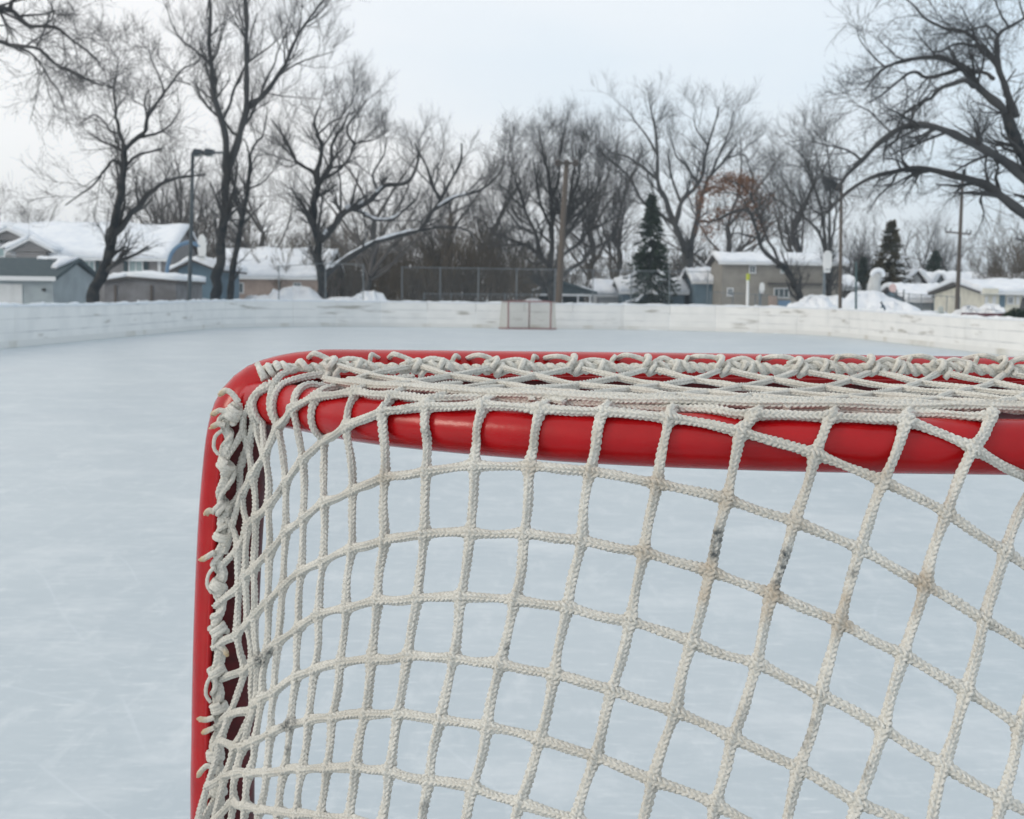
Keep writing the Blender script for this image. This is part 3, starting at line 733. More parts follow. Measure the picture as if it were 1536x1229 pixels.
# ------------------------------------------------------------------ trees
def tubes(P, Rr, m):
    """many short branches at once: P (n,k,3), Rr (n,k)"""
    n, k, _ = P.shape
    T = np.gradient(P, axis=1); T /= np.linalg.norm(T, axis=2)[..., None]+1e-9
    ref = np.where(np.abs(T[..., 2:3]) < .9, np.array([0, 0, 1.]), np.array([1., 0, 0]))
    N = np.cross(T, ref); N /= np.linalg.norm(N, axis=2)[..., None]+1e-9
    Bn = np.cross(T, N)
    th = np.arange(m)*2*math.pi/m
    V = P[:, :, None]+Rr[:, :, None, None]*(np.cos(th)[None, None, :, None]*N[:, :, None]+np.sin(th)[None, None, :, None]*Bn[:, :, None])
    base = (np.arange(n)*k*m)[:, None, None]; i = (np.arange(k-1)*m)[None, :, None]; j = np.arange(m)[None, None]; j2 = (j+1) % m
    q = np.stack([base+i+j, base+i+j2, base+i+m+j2, base+i+m+j], -1).reshape(-1, 4)
    return V.reshape(-1, 3), q

def sprout(P, Rr, num, ratio, g, K=5, ang=(25, 60), up=.25, t0=.2, rmin=.008, rk=.5, curl=.17, lmin=.25, lmax=9, tpow=1., per_m=None, ln=None):
    """children along every parent branch"""
    n, k, _ = P.shape
    L = np.linalg.norm(np.diff(P, axis=1), axis=2).sum(1)
    cnt = np.full(n, num) if per_m is None else np.maximum(1, np.floor(per_m*L*(1-t0)+g.random(n)).astype(int))
    idx = np.repeat(np.arange(n), cnt)
    t = t0+(1-t0)*g.random(len(idx))**tpow
    f = t*(k-1); i = np.minimum(f.astype(int), k-2); w = (f-i)[:, None]
    p0 = P[idx, i]*(1-w)+P[idx, i+1]*w
    rp = Rr[idx, i]*(1-w[:, 0])+Rr[idx, i+1]*w[:, 0]
    T = P[idx, i+1]-P[idx, i]; T /= np.linalg.norm(T, axis=1)[:, None]+1e-9
    rd = g.normal(0, 1, T.shape); rd -= T*(rd*T).sum(1)[:, None]; rd /= np.linalg.norm(rd, axis=1)[:, None]+1e-9
    a = np.radians(g.uniform(*ang, len(idx)))[:, None]
    D = T*np.cos(a)+rd*np.sin(a); D[:, 2] += up; D /= np.linalg.norm(D, axis=1)[:, None]
    ln = np.clip(L[idx]*ratio*(1.15-.6*t)*g.uniform(.6, 1.3, len(idx)), lmin, lmax) if ln is None else np.minimum(g.uniform(ln[0], ln[1], len(idx))*(1.1-.45*t), L[idx]*.85+.3)
    r0 = np.maximum(np.minimum(rp*g.uniform(rk*.8, rk*1.2, len(idx)), rp*.9), rmin)
    Q = np.zeros((len(idx), K, 3)); Q[:, 0] = p0; d = D.copy()
    for s in range(1, K):
        d = d+g.normal(0, curl, d.shape)*np.array([1, 1, .7]); d[:, 2] += up*.35; d /= np.linalg.norm(d, axis=1)[:, None]
        Q[:, s] = Q[:, s-1]+d*(ln/(K-1))[:, None]
    Rq = r0[:, None]*np.linspace(1, .35, K)[None]; Rq = np.maximum(Rq, rmin*.7)
    return Q, Rq

def resamp(P, r, n):
    P = crom(P, n=n) if len(P) > 2 else np.linspace(P[0], P[-1], n)
    return P, np.linspace(r[0], r[1], n)**1.0

def tree_meshes(limbs, g, trunk_n, lv, bark, twig, name_t='trunk', up=.2, extra=None):
    """limbs: list of (points, (r0, r1)); the first trunk_n are the trunk mesh"""
    tb = MB(); cb = MB(); PP = []; RR = []
    for q, (P, r) in enumerate(limbs):
        P = np.asarray(P, float); n = 14
        C, rr = resamp(P, r, n)
        wobble = g.normal(0, 1, C.shape)*rr[:, None]*.22; wobble[0] = 0; C = C+wobble
        F_, _ = resamp(C, r, 34)
        rf = np.interp(np.linspace(0, 1, 34), np.linspace(0, 1, n), rr)*(1+.10*np.sin(np.arange(34)*1.3+q)+g.normal(0, .05, 34))
        tgt = tb if q < trunk_n else cb
        if q < trunk_n and q == 0: rf[:4] *= np.array([1.35, 1.18, 1.08, 1.02])
        tgt.tube(F_, rf, 10 if r[0] > .12 else 7)
        PP.append(C); RR.append(rr)
    P = np.array(PP); Rr = np.array(RR)
    out = []
    for (num, ratio, kw) in lv:
        P, Rr = sprout(P, Rr, num, ratio, g, **{'up': up, **kw})
        v, q = tubes(P, Rr, 5 if Rr.max() > .05 else 3)
        cb.add(v, q); out.append((P, Rr))
    return tb, cb, out

def tree(label, limbs, seed, lv, bark=None, twig=None, trunk_n=1, up=.2, group=None, name='bare_tree', cat='tree'):
    g = np.random.default_rng(seed)
    tb, cb, out = tree_meshes(limbs, g, trunk_n, lv, bark, twig, up=up)
    o = empty(name, tuple(np.asarray(limbs[0][0][0])), label, cat, group)
    child(tb.build('trunk', bark or M['bark'], smooth=True), o)
    child(cb.build('crown', twig or M['twig'], smooth=True), o)
    return o, out

def pxl(pts, Y, g, dep=1.0, start=None):
    """a limb followed in the photo at distance Y, wandering in depth as it goes"""
    d = np.cumsum(g.normal(0, dep, len(pts))); d = d-d[0]
    s = g.choice([-1, 1])*np.linspace(0, 1, len(pts))**1.3*dep*1.5*g.uniform(.3, 1.5)
    return at([p[0] for p in pts], [p[1] for p in pts], Y+d*.6+s)

def traced_tree(label, Y, seed, limbs, lv, base_z=.2, dep=.5, **kw):
    """limbs: (pixels, width at start, width at end in photo pixels); limb 0 is the trunk; limbs start where the trunk or a limb passes"""
    g = np.random.default_rng(seed); out = []
    sc = Y/F/2
    allp = []
    for q, (pts, w0, w1) in enumerate(limbs):
        if q == 0:
            P = at([p[0] for p in pts], [p[1] for p in pts], Y+np.cumsum(g.normal(0, dep*.2, len(pts))))
            b0 = P[0].copy(); b0[2] = base_z-.2
            if P[0][2] > base_z: P = np.vstack([b0, P])
        else:
            xs = [p[0] for p in pts]; ys = [p[1] for p in pts]; A = np.vstack(allp); p0 = at(xs[0], ys[0], Y)
            k = np.argmin(np.hypot(A[:, 0]-p0[0], A[:, 2]-p0[2])); n_ = len(pts)
            d_ = np.cumsum(g.normal(0, dep, n_)); d_ = (d_-d_[0])*.6+g.choice([-1, 1])*np.linspace(0, 1, n_)**1.3*dep*g.uniform(.5, 2.2)
            P = at(xs, ys, A[k, 1]+d_)
        allp.append(crom(P, n=40))
        out.append((P, (w0*sc*.82, w1*sc*.82)))
    return (*tree(label, out, seed, lv, **kw), out)

def LV(s=1., d=1., f=1.):
    return [(0, 0, dict(per_m=1.6*d/s, ln=(1.0*s, 3.2*s), rmin=.015*s, t0=.2)), (0, 0, dict(per_m=3.2*d/s, ln=(.7*s, 2.0*s), rmin=.0085*f, t0=.1)),
            (0, 0, dict(per_m=5.4*d/s, ln=(.45*s, 1.3*s), K=4, rmin=.0052*f, t0=.08)), (0, 0, dict(per_m=3.2*d/s, ln=(.35*s, .8*s), K=4, rmin=.0040*f, t0=.1))]

traced_tree('dark bare tree leaning right in front of the grey house', 42, 11, [
    ([(138, 452), (141, 440), (150, 418), (161, 385), (172, 350), (179, 312), (182, 280), (185, 250), (187, 222)], 25, 10),
    ([(187, 222), (181, 202), (175, 178), (172, 150), (171, 130), (175, 108), (178, 86)], 8, 2),
    ([(188, 224), (205, 207), (218, 197), (220, 177), (232, 160), (246, 140), (261, 120), (275, 103), (300, 92)], 9, 2),
    ([(205, 208), (235, 200), (250, 192), (262, 178), (271, 163)], 6, 2), ([(172, 352), (195, 325), (210, 308), (226, 290), (246, 274), (272, 266), (310, 262)], 13, 3),
    ([(181, 250), (170, 240), (155, 258), (140, 278), (120, 292), (98, 308)], 6, 2), ([(187, 250), (205, 235), (225, 228), (247, 223)], 6, 3),
    ([(182, 202), (165, 196), (158, 185), (150, 177), (140, 172), (120, 186)], 5, 1.5), ([(246, 140), (240, 118), (226, 85), (222, 60)], 4, 1),
    ([(171, 133), (150, 122), (130, 118), (110, 105)], 3, 1), ([(262, 120), (290, 130), (300, 150)], 3, 1)],
    LV(.75, 1.0), up=.12)
traced_tree('tall double stemmed bare tree reaching out of the top of the photo', 58, 12, [
    ([(324, 449), (326, 420), (330, 380), (337, 320), (339, 265), (339, 255)], 20, 14),
    ([(339, 258), (338, 210), (334, 180), (322, 152), (318, 112), (315, 70), (316, 30), (315, 0), (313, -70)], 14, 3),
    ([(340, 262), (352, 235), (359, 208), (367, 178), (370, 150), (369, 100), (370, 50), (369, 0), (365, -80)], 15, 3),
    ([(366, 180), (376, 158), (392, 145), (412, 122), (431, 90), (447, 52), (470, 20), (500, -20)], 11, 2), ([(334, 182), (346, 152), (358, 118), (371, 92), (375, 60), (385, 20)], 6, 2),
    ([(318, 98), (303, 84), (285, 70), (270, 58), (258, 35), (248, 5)], 5, 1.5), ([(316, 95), (325, 80), (332, 55), (342, 20)], 4, 1.5), ([(420, 112), (442, 98), (465, 88), (500, 78)], 4, 1.5),
    ([(392, 145), (396, 125), (410, 100), (418, 75), (430, 50)], 5, 1.5), ([(325, 155), (310, 143), (295, 130), (285, 120)], 4, 1.2), ([(360, 207), (345, 195), (336, 180)], 6, 4),
    ([(370, 60), (355, 25), (345, -10)], 3, 1.5), ([(447, 52), (452, 20), (455, -20)], 3, 1.2), ([(400, 140), (430, 145), (470, 148)], 3, 1)],
    LV(.95, .9), up=.3)
traced_tree('slim bare tree close beside the double stemmed tall tree', 60, 13, [
    ([(343, 449), (347, 420), (354, 375), (362, 330), (371, 285), (375, 255), (374, 232)], 13, 7), ([(374, 234), (384, 215), (393, 205), (398, 185), (401, 160)], 5, 1.5),
    ([(374, 232), (369, 215), (365, 208)], 4, 2), ([(362, 330), (352, 290), (356, 250), (350, 220)], 7, 2), ([(371, 285), (392, 275), (405, 262), (420, 240)], 4, 1)], LV(.8, .9), up=.3)
t3, t3o, t3l = traced_tree('broad bare tree with snow lying along its low limbs', 62, 14, [
    ([(484, 446), (483, 430), (480, 395), (477, 362), (470, 322), (473, 292), (479, 272)], 19, 11),
    ([(474, 275), (470, 258), (448, 245), (436, 224), (420, 196), (406, 178)], 8, 2), ([(479, 274), (476, 255), (483, 224), (477, 202), (471, 182), (480, 160)], 10, 2.5), ([(480, 274), (497, 248), (498, 217), (514, 190), (524, 168)], 9, 2),
    ([(484, 270), (506, 257), (525, 236), (532, 216), (560, 210), (585, 195)], 6, 1.5), ([(479, 362), (494, 347), (510, 323), (528, 312), (550, 304), (566, 289), (580, 278), (612, 273), (626, 246), (628, 225)], 15, 3),
    ([(526, 313), (546, 321), (566, 330), (592, 326), (622, 301), (630, 280)], 8, 2), ([(486, 414), (510, 395), (541, 375), (573, 360), (609, 350), (628, 346), (646, 323), (660, 300), (675, 272), (690, 245), (693, 215)], 12, 3.5),
    ([(652, 314), (678, 298), (720, 285), (746, 264), (760, 240)], 7, 2), ([(626, 347), (668, 340), (702, 347), (712, 365)], 5, 2), ([(471, 322), (460, 305), (450, 292), (430, 290)], 4, 1.5), ([(660, 300), (648, 275), (640, 250), (622, 215)], 7, 2),
    ([(532, 217), (520, 195), (535, 170), (550, 150)], 5, 1.5), ([(566, 289), (560, 260), (575, 235), (580, 205)], 5, 1.5), ([(477, 202), (495, 185), (512, 175), (530, 150)], 4, 1.5), ([(448, 245), (430, 250), (412, 240)], 3, 1)],
    LV(.95, 1.), up=.25)
def snow_on(parent, limb, f0, f1, k=.75, lift=.75):
    P, r = limb; C = crom(P, n=80); rr = np.linspace(r[0], r[1], 80); a, c = int(f0*79), int(f1*79)
    C = C[a:c+1]; rr = rr[a:c+1]; n_ = len(C); g = np.random.default_rng(a*7+c)
    w = rr*k*(1+.2*np.sin(np.arange(n_)*.8)+g.normal(0, .1, n_)); w[0] *= .3; w[-1] *= .3
    b = MB(); b.tube(C+np.array([0, -.05, 0])+np.c_[np.zeros(n_), np.zeros(n_), rr*lift], np.abs(w), 8); child(b.build('snow', M['snow'], smooth=True), parent)
snow_on(t3, t3l[7], .04, .55, .55, .8); snow_on(t3, t3l[5], .03, .10); snow_on(t3, t3l[5], .28, .42); snow_on(t3, t3l[6], .1, .62); snow_on(t3, t3l[8], .05, .4, .6); snow_on(t3, t3l[5], .52, .6, .6)
traced_tree('very dark many stemmed bare tree behind the tan wooden pole', 76, 15, [
    ([(829, 452), (828, 435), (825, 415), (822, 395)], 15, 10),
    ([(823, 398), (812, 385), (802, 352), (787, 312), (774, 270), (762, 240)], 9, 2), ([(825, 415), (827, 360), (827, 300), (823, 262), (815, 230), (808, 195)], 11, 2.5), ([(828, 410), (840, 378), (850, 330), (856, 290), (862, 250), (880, 222)], 11, 2),
    ([(833, 430), (850, 408), (872, 395), (886, 375), (908, 365), (925, 350)], 9, 2), ([(838, 385), (868, 366), (885, 346), (905, 336), (930, 322)], 7, 2), ([(849, 335), (880, 311), (910, 290), (934, 280)], 6, 1.5),
    ([(812, 387), (795, 370), (772, 362), (752, 352), (738, 355)], 7, 2), ([(838, 384), (850, 320), (866, 272), (870, 238), (872, 205)], 8, 2), ([(803, 352), (780, 340), (765, 322), (750, 300)], 6, 2), ([(827, 300), (838, 270), (840, 235), (845, 200)], 6, 1.5),
    ([(788, 314), (772, 300), (760, 285), (748, 280)], 5, 1.5), ([(826, 340), (812, 310), (806, 280), (800, 240)], 6, 2), ([(845, 360), (862, 335), (885, 300), (900, 270), (905, 240)], 6, 1.5), ([(818, 392), (800, 395), (782, 385), (770, 388)], 5, 1.5)],
    LV(1.0, 1.25), up=.2)
traced_tree('tall spreading pale barked bare tree behind the dark spruce', 98, 16, [
    ([(1031, 446), (1030, 420), (1029, 395), (1031, 376)], 22, 18),
    ([(1029, 380), (1024, 362), (1013, 338), (998, 304), (989, 274), (986, 230), (983, 195), (975, 160)], 13, 2.5), ([(1012, 337), (985, 318), (962, 300), (945, 268), (921, 246), (886, 214)], 8, 1.5), ([(989, 274), (971, 257), (942, 236), (916, 228), (900, 210)], 6, 1.5),
    ([(1013, 337), (1021, 306), (1035, 290), (1048, 277), (1056, 248), (1062, 218), (1072, 188), (1078, 160)], 10, 2), ([(1033, 377), (1044, 341), (1049, 312), (1055, 288), (1066, 265), (1091, 236), (1105, 215)], 12, 2.5),
    ([(1050, 332), (1068, 332), (1091, 324), (1110, 310)], 6, 1.5), ([(986, 232), (970, 205), (955, 185), (940, 165)], 5, 1.2), ([(1047, 278), (1030, 250), (1015, 235), (1005, 200)], 5, 1.2), ([(1021, 306), (1012, 280), (1005, 258), (1003, 225)], 6, 1.5),
    ([(1066, 265), (1080, 230), (1095, 195), (1100, 165)], 5, 1.5), ([(1091, 237), (1115, 232), (1130, 250)], 4, 1.2), ([(1055, 290), (1072, 280), (1085, 285), (1105, 275)], 5, 1.5), ([(1062, 218), (1045, 195), (1040, 170)], 4, 1.2)],
    LV(1.25, 1., 1.3), up=.25, bark=M['bark_pale'])
tl, tlo, tll = traced_tree('leaning bare tree with rusty brown leaves still on it', 64, 17, [
    ([(1211, 466), (1203, 452), (1190, 425), (1178, 403), (1167, 394)], 12, 11), ([(1170, 397), (1157, 386), (1145, 375), (1138, 357), (1131, 332), (1124, 318), (1106, 316), (1074, 330), (1056, 340)], 9, 2), ([(1168, 395), (1161, 376), (1148, 352), (1137, 322), (1126, 295), (1114, 280), (1095, 272)], 6, 2),
    ([(1138, 358), (1122, 354), (1102, 350), (1090, 357)], 4, 1.5), ([(1126, 296), (1130, 270), (1122, 245), (1112, 225)], 4, 1.2), ([(1124, 318), (1110, 295), (1090, 290), (1066, 290)], 4, 1.2), ([(1131, 332), (1150, 310), (1155, 290)], 4, 1.2)],
    LV(.8, .8), up=.2)
def leaf_bits(parent, centres, Y, g, num, size, name='leaves', m=None):
    b = MB(); V = []
    for (x, y, rx, ry, n_) in centres:
        c = at(x, y, Y); s = Y/F
        p = c+g.normal(0, 1, (n_, 3))*np.array([rx*s, 1.2, ry*s])*.55
        a = g.normal(0, 1, (n_, 3)); a /= np.linalg.norm(a, axis=1)[:, None]
        d = g.normal(0, 1, (n_, 3)); d -= a*(d*a).sum(1)[:, None]; d /= np.linalg.norm(d, axis=1)[:, None]
        sz = size*g.uniform(.6, 1.3, (n_, 1))
        V.append(np.stack([p-a*sz, p+d*sz*.45, p+a*sz, p-d*sz*.45], 1).reshape(-1, 3))
    V = np.vstack(V); b.add(V, np.arange(len(V)).reshape(-1, 4))
    return child(b.build(name, m or M['dead_leaf']), parent)
leaf_bits(tl, [(1098, 270, 26, 10, 900), (1120, 282, 18, 15, 800), (1075, 283, 20, 13, 420), (1128, 312, 18, 22, 520), (1063, 340, 18, 18, 380), (1052, 300, 12, 16, 260), (1090, 318, 26, 10, 300), (1138, 345, 14, 18, 240), (1150, 300, 12, 10, 150)], 64.3, np.random.default_rng(5), 0, .075)
traced_tree('bare tree whose trunk stands beside the white backboard', 68, 18, [
    ([(1244, 470), (1243, 440), (1242, 412), (1241, 392)], 13, 10), ([(1241, 395), (1236, 370), (1226, 346), (1206, 326), (1181, 310), (1160, 297), (1146, 290)], 7, 1.5), ([(1240, 385), (1233, 322), (1222, 282), (1213, 250), (1200, 230), (1180, 214)], 7, 1.5), ([(1243, 390), (1244, 320), (1246, 275), (1243, 240), (1238, 205)], 7, 1.5),
    ([(1244, 380), (1252, 335), (1256, 300), (1262, 270)], 5, 1.5), ([(1222, 283), (1212, 262), (1216, 235), (1222, 205)], 4, 1), ([(1233, 324), (1216, 312), (1205, 290), (1198, 270)], 4, 1), ([(1206, 326), (1196, 300), (1180, 280), (1170, 255)], 4, 1), ([(1213, 251), (1198, 250), (1180, 245)], 3, 1)],
    LV(.95, 1.), up=.25)
traced_tree('huge bare tree arching in from the right edge above the boards', 45, 19, [
    ([(1600, 470), (1596, 430), (1588, 380), (1575, 335), (1560, 292), (1544, 255), (1530, 218), (1516, 186), (1508, 168)], 46, 17),
    ([(1580, 345), (1536, 318), (1497, 294), (1473, 279), (1449, 269), (1412, 257), (1375, 253), (1339, 259), (1312, 264), (1287, 277), (1268, 290), (1240, 320)], 20, 4),
    ([(1556, 283), (1536, 268), (1507, 244), (1473, 223), (1450, 212), (1428, 200), (1394, 189), (1364, 188), (1337, 200), (1314, 221), (1291, 244), (1268, 266), (1255, 285)], 18, 6),
    ([(1510, 171), (1492, 152), (1473, 137), (1457, 114), (1439, 100), (1419, 89), (1394, 87), (1359, 91), (1328, 102), (1310, 118), (1297, 136)], 16, 2.5), ([(1466, 130), (1450, 122), (1437, 123), (1412, 132), (1398, 146), (1378, 157), (1359, 169), (1345, 190)], 11, 3),
    ([(1439, 104), (1418, 110), (1400, 116), (1385, 116), (1369, 108), (1346, 123), (1318, 146), (1296, 157)], 8, 2), ([(1524, 175), (1514, 148), (1505, 123), (1498, 96), (1496, 68), (1498, 52), (1514, 41), (1536, 29), (1570, 5)], 14, 4),
    ([(1498, 100), (1473, 75), (1460, 55), (1440, 46), (1416, 43), (1389, 30), (1369, 7), (1340, -15)], 9, 2), ([(1490, 118), (1478, 110), (1460, 106), (1448, 100)], 8, 5), ([(1466, 71), (1445, 66), (1428, 68), (1414, 76), (1400, 78)], 6, 3),
    ([(1536, 233), (1515, 226), (1496, 217), (1470, 211)], 7, 3), ([(1497, 53), (1480, 40), (1455, 45), (1440, 47)], 5, 3), ([(1337, 200), (1322, 185), (1300, 165), (1280, 158)], 4, 1.2), ([(1294, 242), (1270, 225), (1240, 218), (1218, 212)], 5, 1.5),
    ([(1364, 188), (1372, 165), (1385, 140), (1395, 128)], 5, 2), ([(1375, 253), (1360, 250), (1345, 240), (1320, 238)], 5, 1.5), ([(1345, 262), (1335, 278), (1318, 295), (1300, 320)], 5, 1.5), ([(1328, 102), (1310, 85), (1290, 60), (1285, 40)], 4, 1), ([(1514, 41), (1500, 20), (1490, -10)], 5, 2), ([(1536, 29), (1530, 5), (1525, -20)], 4, 2), ([(1480, 285), (1470, 300), (1476, 320), (1468, 345)], 5, 1.5)],
    LV(.8, .95), up=.05)
traced_tree('bare tree off to the left whose long limbs reach in at the top corner', 38, 20, [
    ([(-230, 480), (-228, 380), (-220, 280), (-205, 180), (-180, 100), (-150, 50)], 46, 22), ([(-175, 95), (-100, 40), (-50, 8), (0, 15), (14, 12), (25, 25), (42, 40), (60, 40), (85, 43), (105, 58), (125, 72), (145, 90), (157, 108)], 16, 2.5),
    ([(-195, 150), (-110, 80), (-50, 52), (0, 62), (25, 70), (50, 70), (75, 85), (88, 100), (110, 108), (130, 120), (150, 122), (168, 132)], 14, 2.5), ([(28, 71), (45, 80), (60, 95), (75, 120), (90, 140), (98, 165)], 5, 1), ([(14, 13), (22, -5), (30, -30)], 8, 3), ([(62, 40), (80, 25), (75, 5), (60, -15)], 4, 1), ([(-40, 10), (0, -8), (40, -20), (80, -22)], 8, 3),
    ([(0, 38), (15, 40), (35, 55), (60, 62)], 3, 1)], LV(.7, .9), up=.02)

# further bare trees behind: four shapes, copied
def wild(seed, H, spread, nst, lv, bark, twig):
    g = np.random.default_rng(seed); L = []
    tr = np.cumsum(np.vstack([[0, 0, 0], np.c_[g.normal(0, .25, (5, 2)), np.full(5, H*.10)]]), 0)
    L.append((tr, (H*.022, H*.014)))
    for s in range(nst):
        p = tr[g.integers(2, 6)]; a = g.uniform(0, 6.28); P = [p]; d = np.array([math.cos(a)*spread, math.sin(a)*spread, 1.0])
        for k in range(6):
            d = d+g.normal(0, .22, 3); d[2] += .12; dn = d/np.linalg.norm(d); P.append(P[-1]+dn*H*.105*g.uniform(.7, 1.2))
        L.append((np.array(P), (H*.010*g.uniform(.7, 1.2), H*.002)))
    return L, lv
protos = []
bg_spots = {}
def bg_tree(kind, x, y_top, Y, label, group, rot, seed=0):
    """copy of a background tree so that its top is at photo y_top"""
    P = at(x, y_top, Y); h = P[2]-.2
    o, H, chn = protos[kind]
    if not bg_spots.get(kind): t = o; bg_spots[kind] = 1; news = [t]
    else:
        t = o.copy(); COL.objects.link(t)
        for c_ in chn:
            k_ = c_.copy(); COL.objects.link(k_); k_.parent = t
    t.location = (P[0], Y, .15); s = h/H; t.scale = (s, s, s); t.rotation_euler = (0, 0, rot)
    t['label'] = label; t['category'] = 'tree'
    if group: t['group'] = group
for k, (sd, H, sp_, ns) in enumerate(((31, 10, .7, 11), (32, 10, .95, 12), (33, 10, .55, 9), (34, 10, 1.15, 11))):
    L, lv = wild(sd, H, sp_, ns, None, None, None)
    o, _ = tree('', L, sd, LV(1.0, .72, 1.0), bark=M['bark_pale'] if k % 2 else M['bark'], twig=M['twig_far'], up=.14)
    protos.append((o, H+1.6, list(o.children)))
gB = 'bare trees standing behind the rink'
for kind, x, yt, Y, lab, rot in [
    (1, 20, 268, 120, 'low hazy bare tree above the snowy roof at the far left', .3), (3, 75, 290, 125, 'small bushy bare tree rising over the ridge of the grey house', 1.2),
    (0, 232, 225, 95, 'bare tree right of the leaning tree, behind the grey house roof end', 2.0), (2, 268, 205, 100, 'thin bare tree just left of the steel lamp post', .7), (1, 300, 238, 105, 'brownish bare tree between the lamp post and the tall double tree', 4.1),
    (3, 405, 190, 96, 'grey bare tree right of the slim tree, behind the low tan house', 2.7), (3, 540, 138, 82, 'tall grey bare tree rising behind the snow covered limbs', 1.0),
    (3, 655, 185, 96, 'bare tree above the upper end of the big snowy limb', .4), (2, 745, 215, 100, 'narrow bare tree touching the left side of the very dark tree', 2.2),
    (0, 895, 190, 112, 'pale bare tree between the tan pole and the dark spruce', 4.6), (2, 930, 205, 118, 'faint bare tree left of the dark spruce', 3.0), (3, 1090, 165, 120, 'hazy bare tree behind the rusty leaved tree', 5.2),
    (2, 1205, 185, 110, 'faint tall bare tree left of the brown wooden pole', 2.4), (0, 1300, 330, 105, 'small dark bare tree right of the brown wooden pole', 3.7), (1, 1385, 308, 118, 'bluish bare tree between the two evergreens', 1.4), (2, 1418, 322, 122, 'bluish bare tree just left of the dark utility pole', 4.4),
    (3, 1465, 360, 110, 'low bare tree above the roof with the dark chimney pipe', .2), ]:
    bg_tree(kind, x, yt, Y, lab, gB, rot)

# brown thicket behind the chain link fence
def thicket(x0, x1, ytop, Y0, Y1, n_, seed, twn=5):
    g = np.random.default_rng(seed)
    Ys = g.uniform(Y0, Y1, n_); xs = g.uniform(x0, x1, n_)
    tp = np.interp(xs, [p[0] for p in ytop], [p[1] for p in ytop])+g.normal(0, 16, n_)
    B0 = at(xs, np.full(n_, 455.), Ys); T0 = at(xs, tp, Ys)
    h = np.maximum(T0[:, 2]-.1, 1.0)*g.uniform(.35, 1.05, n_)
    K = 6; P = np.zeros((n_, K, 3)); P[:, 0] = np.c_[B0[:, 0], Ys, np.full(n_, .1)]
    d = np.c_[g.normal(0, .16, (n_, 2)), np.ones(n_)]
    for k in range(1, K):
        d = d+np.c_[g.normal(0, .13, (n_, 2)), np.zeros(n_)]; P[:, k] = P[:, k-1]+d/np.linalg.norm(d, axis=1)[:, None]*(h/(K-1))[:, None]
    Rr = (h*.006+.012)[:, None]*np.linspace(1, .3, K)[None]
    b = MB(); v, q = tubes(P, Rr, 4); b.add(v, q)
    for num, ratio, kw in ((twn, .35, dict(rmin=.014, t0=.12)), (4, .5, dict(rmin=.012, K=4, lmin=.4)), (3, .55, dict(rmin=.010, K=3, lmin=.3))):
        P, Rr = sprout(P, Rr, num, ratio, g, up=.3, **kw); v, q = tubes(P, Rr, 3); b.add(v, q)
    return b
b = thicket(395, 800, [(395, 370), (480, 350), (560, 340), (640, 340), (720, 340), (800, 355)], 84, 104, 820, 41)
tag(b.build('woods', M['twig_brown']), 'brown thicket of bare brush and saplings behind the chain link fence', 'woods', kind='stuff')
b = thicket(800, 1075, [(800, 375), (900, 385), (1000, 375), (1075, 380)], 100, 122, 330, 42)
tag(b.build('brush', M['twig_brown']), 'low bare brush behind the snowy roofs right of the tan pole', 'brush', kind='stuff')
b = thicket(1268, 1336, [(1268, 368), (1310, 360), (1336, 380)], 104, 112, 130, 43)
tag(b.build('brush', M['twig']), 'dark bare brush behind the thin green pole', 'brush', kind='stuff')
b = thicket(200, 400, [(200, 315), (300, 300), (400, 325)], 96, 112, 170, 44)
tag(b.build('brush', M['twig_brown']), 'bare brush behind the house roofs on the left', 'brush', kind='stuff')

